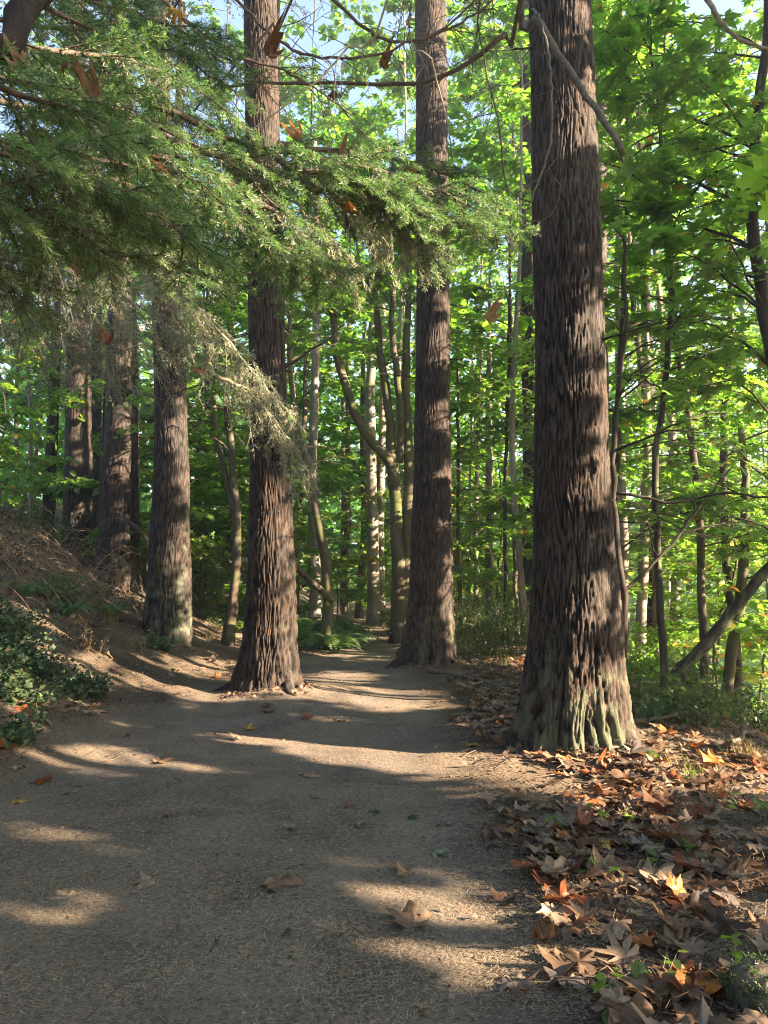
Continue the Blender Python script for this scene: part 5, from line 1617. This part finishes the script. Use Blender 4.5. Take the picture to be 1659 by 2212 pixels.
    for i in order:
        var = int(r.integers(CRUMPLED_FROM))
        col = str(r.choice(cols, p=pr))
        rot = r.uniform(0, 6.28)
        tilt = r.normal(0, .14, 2)
        h = 0.008 + abs(r.normal(0, .018)) + 0.12 * size[i] * abs(tilt).max()
        p = np.array([x[i], y[i], z[i] + h])
        st_ = STATE[var].replace('slightly cupped', 'shallow').replace('tightly curled', 'rolled')
        if nsingle < 250 and scr[i] > 0:
            nsingle += 1
            rowd = 'at the bottom' if vy[i] > 2050 else 'low down' if vy[i] > 1900 else 'halfway up' if vy[i] > 1750 else 'by the thickest fir' if vy[i] > 1560 else 'by the fallen branch'
            cold = 'on the trail edge' if px[i] < 1080 else 'left of centre' if px[i] < 1250 else 'in the centre' if px[i] < 1430 else 'near the right edge'
            if px[i] < 820:
                rowd, cold = '', 'on the left bank'
            big = 'big' if size[i] > .2 else 'small' if size[i] < .13 else 'medium'
            put_leaf(p, size[i], var, col, rot, ' '.join(('%s %s %s carpet leaf %s, %s, tip %s' % (big, st_, col, rowd, cold, ['away', 'leftward', 'towards', 'rightward'][int((rot + math.pi / 4) / (math.pi / 2)) % 4])).split()), 'leaves of the carpet right of the trail', tilt=tuple(tilt))
        else:
            V, F3, F4 = tmpl[var]
            a, b, c = math.cos(rot), math.sin(rot), tilt
            Q = V * size[i]
            Q = Q + np.stack([np.zeros(len(Q)), np.zeros(len(Q)), Q[:, 0] * tilt[0] + Q[:, 1] * tilt[1]], -1)
            Q = np.stack([Q[:, 0] * a - Q[:, 1] * b, Q[:, 0] * b + Q[:, 1] * a, Q[:, 2]], -1) + p
            mb.add(Q, F3, F4, rnd=np.clip(rcol[col] + r.normal(0, .06), 0, 1))
    tag(mb.build('leaf_litter', M['litter']), 'smaller fallen maple leaves strewn over the ground', 'leaf litter', kind='stuff')
    # crumbs of broken leaf
    cb = MB()
    m = 14000
    xx = r.uniform(-5, 6, m); yy = 1.8 + 13 * r.uniform(0, 1, m) ** 1.6
    kk = r.uniform(0, 1, m) < np.where(trail_mask(xx, yy) > .4, .3, 1)
    xx, yy = xx[kk], yy[kk]
    m = len(xx)
    P = np.stack([xx, yy, ground(xx, yy) + .006], -1)
    put_leaves(cb, P, r.normal(0, 1, (m, 3)) * [1, 1, .25], r.normal(0, .35, (m, 3)) + [0, 0, 1], r.uniform(.008, .045, m), r.beta(1.6, 2.2, m), LOD2)
    tag(cb.build('leaf_crumbs', M['litter'], smooth_shade=False), 'crumbs of broken leaf and bark over the forest floor', 'litter', kind='stuff')


litter()


def ngx(y):
    return np.interp(y, [1.7, 2.7, 3.5, 4.5, 6.5, 9, 12, 15], [0.55, 0.75, 0.85, 0.95, 1.0, 0.95, 1.2, 1.3])


def ground_needles():
    r = np.random.default_rng(31)
    n = 175000
    y = 1.7 * np.exp(r.uniform(0, 1, n) * math.log(15 / 1.7))
    x = r.uniform(-1, 1, n) * (0.62 * y + .5)
    c = vnoise(x * 1.2, y * 1.2, 0, 15) * .5 + vnoise(x * 4, y * 4, 0, 16) * .5
    k = (r.uniform(0, 1, n) < (smooth(-.5, .4, c) * .92 + .08) * np.where(x > ngx(y), .3, 1)) & (x > -5)
    x, y = x[k], y[k]
    n = len(x)
    z = ground(x, y)
    a = r.uniform(0, math.pi, n)
    ln = r.uniform(.011, .026, n) * np.interp(y, [2, 6, 15], [1, 1.15, 1.6])
    wd = .00115 * np.interp(y, [2, 5, 15], [1, 1.3, 2.2])
    d = np.stack([np.cos(a), np.sin(a), r.normal(0, .08, n)], -1)
    s = np.stack([-np.sin(a), np.cos(a), np.zeros(n)], -1) * wd[:, None]
    p = np.stack([x, y, z + .0035 + r.uniform(0, .003, n)], -1)
    bend = s * r.normal(0, .7, (n, 1))
    b = p - d * ln[:, None]; e = p + d * ln[:, None]
    up = np.array([0, 0, .0016])
    V = np.stack([b, p + bend - s + up, p + bend + s + up, e], 1).reshape(-1, 3)
    F = np.arange(n)[:, None, None] * 4 + np.array([[[0, 1, 2], [1, 3, 2]]])
    mb = MB()
    mb.add(V, F.reshape(-1, 3), None, rnd=np.repeat(r.beta(2, 2, n), 4))
    tag(mb.build('fir_needles', M['dry_needle'], smooth_shade=False), 'dry tan fir needles strewn over the trail', 'needles', kind='stuff')


ground_needles()


def forest_debris():
    """twigs, bark flakes and needles matted over the floor beside the trail"""
    r = np.random.default_rng(91)
    mb = MB()
    n = 3600
    y = 2.0 * np.exp(r.uniform(0, 1, n) * math.log(18 / 2.0))
    x = r.uniform(-1, 1, n) * (0.6 * y + .6)
    k = (trail_mask(x, y) < .3) & (x < 4.6) | (r.uniform(0, 1, n) < .04)
    for px, py in zip(x[k], y[k]):
        L = r.uniform(.05, .32) * (1.4 if px < -3 else 1)
        a = r.uniform(0, math.pi)
        d = np.array([math.cos(a), math.sin(a), 0]) * L / 2
        m = np.array([px, py, 0])
        P = np.stack([m - d, m + r.normal(0, .12 * L, 3) * [1, 1, 0], m + d])
        P[:, 2] = ground(P[:, 0], P[:, 1]) + r.uniform(.003, .02) + np.array([0, r.uniform(0, .03), r.uniform(0, .05) if r.uniform() < .3 else 0])
        w = r.uniform(.0012, .0045)
        mb.tube(P, [w, w * .9, w * .5], 3, cap=False, rnd=r.uniform(0, .7))
    # bark flakes
    n = 5000
    y = 2.0 * np.exp(r.uniform(0, 1, n) * math.log(16 / 2.0))
    x = r.uniform(-1, 1, n) * (0.6 * y + .6)
    k = trail_mask(x, y) < r.uniform(.05, .6, n)
    x, y = x[k], y[k]
    P = np.stack([x, y, ground(x, y) + .008], -1)
    m = len(P)
    put_leaves(mb, P, r.normal(0, 1, (m, 3)) * [1, 1, .2], r.normal(0, .4, (m, 3)) + [0, 0, 1], r.uniform(.015, .06, m), r.uniform(0, .45, m), LOD2)
    for hx, hy, hr in ((1.81, 6.8, .60), (-1.56, 9.8, .5), (0.75, 12.6, .55), (-3.98, 13.0, .45)):
        m = 420
        a = r.uniform(0, 2 * math.pi, m)
        d = hr * (0.85 + np.abs(r.normal(0, .3, m)))
        xx, yy = hx + np.cos(a) * d, hy + np.sin(a) * d
        P = np.stack([xx, yy, ground(xx, yy) + .01], -1)
        put_leaves(mb, P, r.normal(0, 1, (m, 3)) * [1, 1, .3], r.normal(0, .5, (m, 3)) + [0, 0, 1], r.uniform(.02, .075, m), r.beta(1.3, 2.6, m), LOD2)
    tag(mb.build('forest_debris', M['litter'], smooth_shade=False), 'broken twigs and bark flakes strewn beside the trail', 'debris', kind='stuff')


forest_debris()

# low growth that roughens the left bank
for i, (px, py, sz, lab) in enumerate([(150, 1330, .5, 'small fern on the left bank above the brambles'), (240, 1330, .45, 'small fern on the bank left of the grey-barked fir'), (455, 1340, .55, 'fern right of the foot of the grey-barked fir'), (60, 1290, .5, 'fern high on the bank at the left edge'), (555, 1330, .5, 'fern behind the left of the dark knotted fir')]):
    p = on_ground(px, py)
    fern(p[0], p[1], sz, 330 + i, lab)
for i, (px, py, rd, h, n, lab) in enumerate([(140, 1300, .6, .5, 26, 'dry brown brush on the bank below the leftmost fir'), (250, 1290, .5, .5, 22, 'dry brown brush at the foot of the dark bank fir'), (40, 1230, .7, .9, 40, 'tall dry brush at the left edge of the bank'), (90, 1180, .7, 1.1, 40, 'tall dry brush below the leftmost fir'), (170, 1220, .6, .8, 30, 'dry brush left of the dark bank fir'), (20, 1130, .7, 1.2, 36, 'highest dry brush at the left edge'), (470, 1350, .45, .6, 18, 'rusty dead fern between the grey-barked fir and the crooked maple'), (180, 1400, .4, .3, 14, 'low dry scrub above the bramble runner')]):
    p = on_ground(px, py)
    bush('dry_brush', lab, 'brush', p[0], p[1], rd, h, int(n * 1.4), 0.04, 'brush', 430 + i, 'dry brush on the left bank', per=22, wmat='dry_twig') if i % 3 else bush('bush', lab.replace('dry brown brush', 'mixed green scrub').replace('rusty dead fern', 'green scrub').replace('dry brush', 'green scrub'), 'bush', p[0], p[1], rd, h, n, 0.05, 'shrub', 430 + i, 'bushes in the woods', per=34)


# small dead leaves caught in the boughs
def caught():
    r = np.random.default_rng(8)
    Lf = [(583, 120, 3.55, 60, 7, 'brown', 'hanging from the bare twigs at the top', 1.5), (385, 40, 3.0, 55, 8, 'yellow', 'hanging near the top left', 1.5), (205, 228, 2.1, 75, 4, 'tan', 'sunlit, caught in the left bough', 1.2), (330, 365, 2.2, 60, 7, 'orange', 'caught in the middle of the left boughs', 1.2), (290, 500, 2.35, 70, 10, 'rusty', 'dangling below the left boughs', 1.5), (295, 455, 2.4, 60, 4, 'brown', 'tangled above the dangling leaf', 1.1),
          (45, 150, 1.8, 60, 6, 'tan', 'caught close to the left edge', 1.1), (150, 155, 1.9, 45, 5, 'brown', 'humped, on the upper left bough', .8), (650, 302, 2.85, 48, 2, 'orange', 'on top of the long bough', .5), (815, 345, 3.0, 45, 3, 'tan', 'resting on the long bough, right part', .4), (885, 375, 3.1, 40, 2, 'orange', 'lit, near the tip of the long bough', .6), (735, 375, 2.95, 65, 4, 'brown', 'deep in the long bough', .7),
          (420, 565, 5.5, 40, 4, 'orange', 'hanging below the boughs by the grey-barked fir', 1.0), (172, 590, 4.6, 45, 7, 'tan', 'on the dead grey bough at the left', 1.1), (432, 803, 6.0, 40, 1, 'rusty', 'stuck on the lichen bough', .5), (1057, 690, 4.5, 52, 10, 'pale tan', 'shrivelled, hanging alone between the two right-hand firs', 1.4), (828, 145, 4.6, 40, 6, 'brown', 'on the level branch at the top', 1.3), (723, 215, 4.6, 40, 6, 'dark brown', 'shrivelled, below the level branch', 1.5),
          (228, 742, 5.2, 45, 12, 'rusty', 'in the twigs before the dark bank fir', .9), (370, 530, 2.6, 40, 6, 'tan', 'small and curled under the boughs', 1.3), (757, 455, 2.95, 40, 4, 'orange', 'deep among the lichen', 1.3)]
    for px, py, d, wd, var, col, where, t in Lf:
        p = W(px, py, d)
        s = wd * scale_at(p) / .85
        var = var if var in (0, 1) else CRUMPLED_FROM + int(r.integers(4))
        put_leaf(p, s, var, col, r.uniform(-.6, .6), '%s dead maple leaf %s' % (col, where), 'dead leaves caught in boughs', tilt=(t, r.normal(0, .3)), name='caught_leaf')
    mb = MB()
    a, b = W(1050, 560, 4.5), W(1056, 682, 4.5)
    mb.tube(bezier(W(1035, 490, 3.9), a, b, 10), [.0016] * 10, 3, cap=False)
    tag(mb.build('hanging_thread', M['dry_twig']), 'thin dry stalk from which the lone shrivelled leaf hangs', 'stalk')


caught()


# seedlings in the litter on the right
def seedlings():
    r = np.random.default_rng(64)
    lm = MB()
    put_leaves(lm, np.zeros((1, 3)), np.array([[0, 1.0, -.1]]), np.array([[0, 0, 1.0]]), np.ones(1), np.array([.65]), OVAL)
    LM = lm.mesh('leaf', M['leaf'], False)
    spots = [(1230, 1625, .09, 'lit sprig at the foot of the thickest fir'), (1300, 1620, .08, 'sprig among the orange leaves before the thickest fir'), (1215, 1800, .11, 'seedling at the left of the right litter'), (1290, 1775, .09, 'low seedling in the middle of the right litter'), (1410, 1890, .15, 'dark seedling beside the bright orange leaf'), (1490, 1850, .12, 'seedling right of the bright orange leaf'), (1360, 1775, .1, 'seedling beside the yellow leaf'),
             (1480, 1690, .12, 'sprig at the grassy edge on the right'), (1560, 1740, .11, 'seedling near the right edge, halfway up'), (1270, 1900, .13, 'wilting seedling in the lower litter'), (1430, 2130, .12, 'dark seedling near the bottom right'), (1300, 2180, .11, 'seedling at the bottom among large leaves'), (1590, 2080, .13, 'seedling near the lower right corner'), (1540, 1640, .12, 'sprig below the right-hand bush'), (1640, 1770, .12, 'seedling cut by the right edge'),
             (1180, 1610, .07, 'tiny sprig left of the lit sprig'), (1400, 1650, .1, 'green sprig right of the orange leaves')]
    for i, (px, py, h, lab) in enumerate(spots):
        p = on_ground(px, py)
        e = empty('seedling', p, 'green ' + lab, 'seedling', 'seedlings in the litter')
        st = MB()
        tops = []
        for k in range(3):
            q = p + np.append(r.normal(0, h * .5, 2), h * r.uniform(.6, 1.3))
            P = bezier(p + np.append(r.normal(0, .01, 2), -.01), (p + q) / 2 + np.array([0, 0, .02]), q, 6)
            st.tube(P, np.linspace(.0025, .0012, 6), 3, cap=False)
            tops.append(P)
        st.build('stem', M['pale_twig'], e)
        for k in range(10):
            P = tops[k % 3]
            b, f = along(P, r.uniform(.35, 1))
            o = bpy.data.objects.new('leaf', LM)
            C.objects.link(o)
            o.parent = e
            o.location = b - p
            sz = r.uniform(.035, .06) * (1 + h * 2)
            o.scale = (sz, sz, sz)
            o.rotation_euler = (r.normal(-.25, .35), r.normal(0, .35), r.uniform(0, 6.28))


seedlings()


def grass(px, py, n, ln, seed, lab, mat='dry_grass', lean=0.6):
    r = np.random.default_rng(seed)
    c = on_ground(px, py)
    mb = MB()
    for i in range(n):
        b = c + np.append(r.normal(0, .08, 2), 0)
        b[2] = gz(b[0], b[1]) - .005
        az = r.uniform(0, 6.28)
        L = ln * r.uniform(.5, 1.2)
        q = b + np.array([math.cos(az) * lean * L, math.sin(az) * lean * L, L * r.uniform(.25, .9)])
        P = bezier(b, b + np.array([0, 0, L * .8]) + (q - b) * .2, q, 5)
        w = unit(np.cross(q - b, [0, 0, 1.0])[None])[0] * .003
        V = np.concatenate([P - w * np.array([1, 1, .8, .5, .1])[:, None], P + w * np.array([1, 1, .8, .5, .1])[:, None]])
        F = [(k, k + 1, k + 6, k + 5) for k in range(4)]
        mb.add(V, None, F, rnd=r.uniform(0, 1))
    tag(mb.build('grass_tuft', M[mat], smooth_shade=False), lab, 'grass', 'grass tufts')


grass(1500, 1680, 60, .22, 1, 'grass tuft drooping at the right-hand ravine edge')
grass(1610, 1640, 70, .25, 2, 'dry brown grass heap at the right edge')
grass(1090, 1440, 60, .35, 4, 'pale dry grass before the shrubs', lean=.5)
grass(290, 1400, 70, .3, 5, 'dry grass left of the grey-barked fir')
grass(455, 1385, 60, .35, 6, 'dry grass right of the grey-barked fir')
grass(830, 1355, 50, .35, 7, 'yellow grass beside the far trail')
grass(520, 1350, 90, .5, 8, 'rusty dry fern and grass left of the dark knotted fir')
grass(240, 1350, 70, .35, 9, 'dry grass on the left bank')


# fir cones on the trail
def cone(px, py, size, seed, lab):
    p = on_ground(px, py)
    r = np.random.default_rng(seed)
    e = MB()
    n = 60
    for i in range(n):
        t = i / n
        a = i * 2.39996
        rad = math.sin(math.pi * min(.08 + t * .9, 1)) ** .7 * .42
        c = np.array([(t - .5) * 2.0, math.cos(a) * rad * .55, math.sin(a) * rad * .55])
        o = np.array([-.25, math.cos(a), math.sin(a)])
        s = np.cross(o, [1, 0, 0]); s = s / np.linalg.norm(s)
        V = np.array([c - s * .16, c + s * .16, c + o * .24 + s * .15 + [.1, 0, 0], c + o * .24 - s * .15 + [.1, 0, 0], c + o * .3])
        e.add(V * size, [(3, 2, 4)], [(0, 1, 2, 3)])
    core = np.array([[-.95, 0, 0], [-.5, 0, 0], [0, 0, 0], [.5, 0, 0], [.95, 0, 0]]) * size
    e.tube(core, np.array([.1, .3, .36, .3, .06]) * size, 8)
    o = e.build('fir_cone', M['log'])
    o.location = p + np.array([0, 0, size * .38])
    o.rotation_euler = (0, 0, r.uniform(0, 3))
    tag(o, lab, 'cone', 'cones on the trail')


cone(622, 2020, .028, 1, 'dark fir cone at the bottom middle of the trail')
cone(470, 1905, .014, 2, 'tiny dark cone left of the trail middle')
cone(458, 1818, .012, 3, 'tiny dark cone further up the trail')


# moss-covered stump end in the lower right corner
def stump():
    r = np.random.default_rng(12)
    c = on_ground(1668, 2190)
    e = empty('mossy_stump', c, 'dark green moss-covered stump in the lower right corner', 'stump')
    a = np.linspace(0, 2 * math.pi, 30, endpoint=False)
    zz = np.linspace(0, 1, 10)
    A, Z = np.meshgrid(a, zz)
    rad = .15 * (1.25 - .45 * Z) * (1 + .18 * pnoise(np.cos(A) * 1.6, np.sin(A) * 1.6, Z, 4)) * np.where(Z > .95, .6, 1)
    V = np.stack([c[0] + rad * np.cos(A), c[1] + rad * np.sin(A), c[2] - .04 + .19 * Z + .02 * pnoise(np.cos(A) * 3, np.sin(A) * 3, Z * 2, 6)], -1).reshape(-1, 3)
    V = np.vstack([V, [[c[0], c[1], c[2] + .165]]])
    F4 = [(i * 30 + j, i * 30 + (j + 1) % 30, (i + 1) * 30 + (j + 1) % 30, (i + 1) * 30 + j) for i in range(9) for j in range(30)]
    F3 = [(270 + j, 270 + (j + 1) % 30, 300) for j in range(30)]
    mb = MB()
    mb.add(V, F3, F4, h=.5, lich=0)
    w = mb.build('wood', M['log'], e)
    ms = MB()
    for k in range(420):
        p = V[r.integers(60, 301)]
        tuft(ms, p + r.normal(0, .008, 3), r, .02, 9, r.uniform(.1, .8))
    tag(ms.build('moss', M['bramble'], e, smooth_shade=False), kind='stuff')


stump()

# near green maple leaves at the right edge
def near_twig():
    r = np.random.default_rng(3)
    a = W(1760, 330, 2.9)
    e = empty('maple_twig', a, 'green maple twig with two near leaves cut by the right edge', 'twig')
    w = MB()
    w.tube(path_pts([W(1900, 240, 2.9), a, W(1700, 400, 2.9), W(1690, 470, 2.92)], 14), np.linspace(.008, .003, 14), 5)
    w.build('stem', M['twig'], e)
    mesh = curled_leaf(55, .25, -.3)
    mesh.materials.clear(); mesh.materials.append(M['leaf'])
    at = mesh.attributes.new('rnd', 'FLOAT', 'POINT')
    at.data.foreach_set('value', np.full(len(mesh.vertices), .8, np.float32))
    for (px, py, wd, rz, rx) in [(1640, 385, 110, 1.5, .5), (1665, 460, 100, 1.2, .9), (1700, 340, 120, 2.0, .3)]:
        o = bpy.data.objects.new('leaf', mesh)
        C.objects.link(o)
        o.parent = e
        p = W(px, py, 2.9)
        o.location = p - np.array(e.location)
        s = wd * scale_at(p)
        o.scale = (s, s, s)
        o.rotation_euler = (rx, .2, rz)


near_twig()


# ------------------------------------------------------------------ the air between the trunks
def haze():
    m, nt, out = new_mat('haze')
    v = N(nt, 'ShaderNodeVolumePrincipled')
    v.inputs['Color'].default_value = (0.86, 0.93, 1.0, 1)
    v.inputs['Density'].default_value = 0.0017
    v.inputs['Anisotropy'].default_value = 0.3
    nt.links.new(v.outputs[0], out.inputs['Volume'])
    X0, X1, Y0, Y1, Z0, Z1 = -80, 80, -22, 110, -14, 34
    V = [(x, y, z) for z in (Z0, Z1) for y in (Y0, Y1) for x in (X0, X1)]
    mb = MB()
    mb.add(V, None, [(0, 2, 3, 1), (4, 5, 7, 6), (0, 1, 5, 4), (2, 6, 7, 3), (0, 4, 6, 2), (1, 3, 7, 5)])
    tag(mb.build('haze', m, smooth_shade=False), 'thin morning haze between the trees', 'haze', kind='stuff')


haze()


def tell_apart():
    """twin trees of one row: say which is the left one"""
    by = {}
    for o in bpy.data.objects:
        if o.get('group') == 'leafy maples deep in the woods':
            by.setdefault(o['label'], []).append(o)
    for lab, os_ in by.items():
        if len(os_) > 1:
            os_.sort(key=lambda o: o.location.x / max(o.location.y, 1))
            for o, w in zip(os_, ['left-hand', 'right-hand'] if len(os_) == 2 else ['left-hand', 'middle', 'right-hand']):
                o['label'] = w + ' ' + lab


tell_apart()
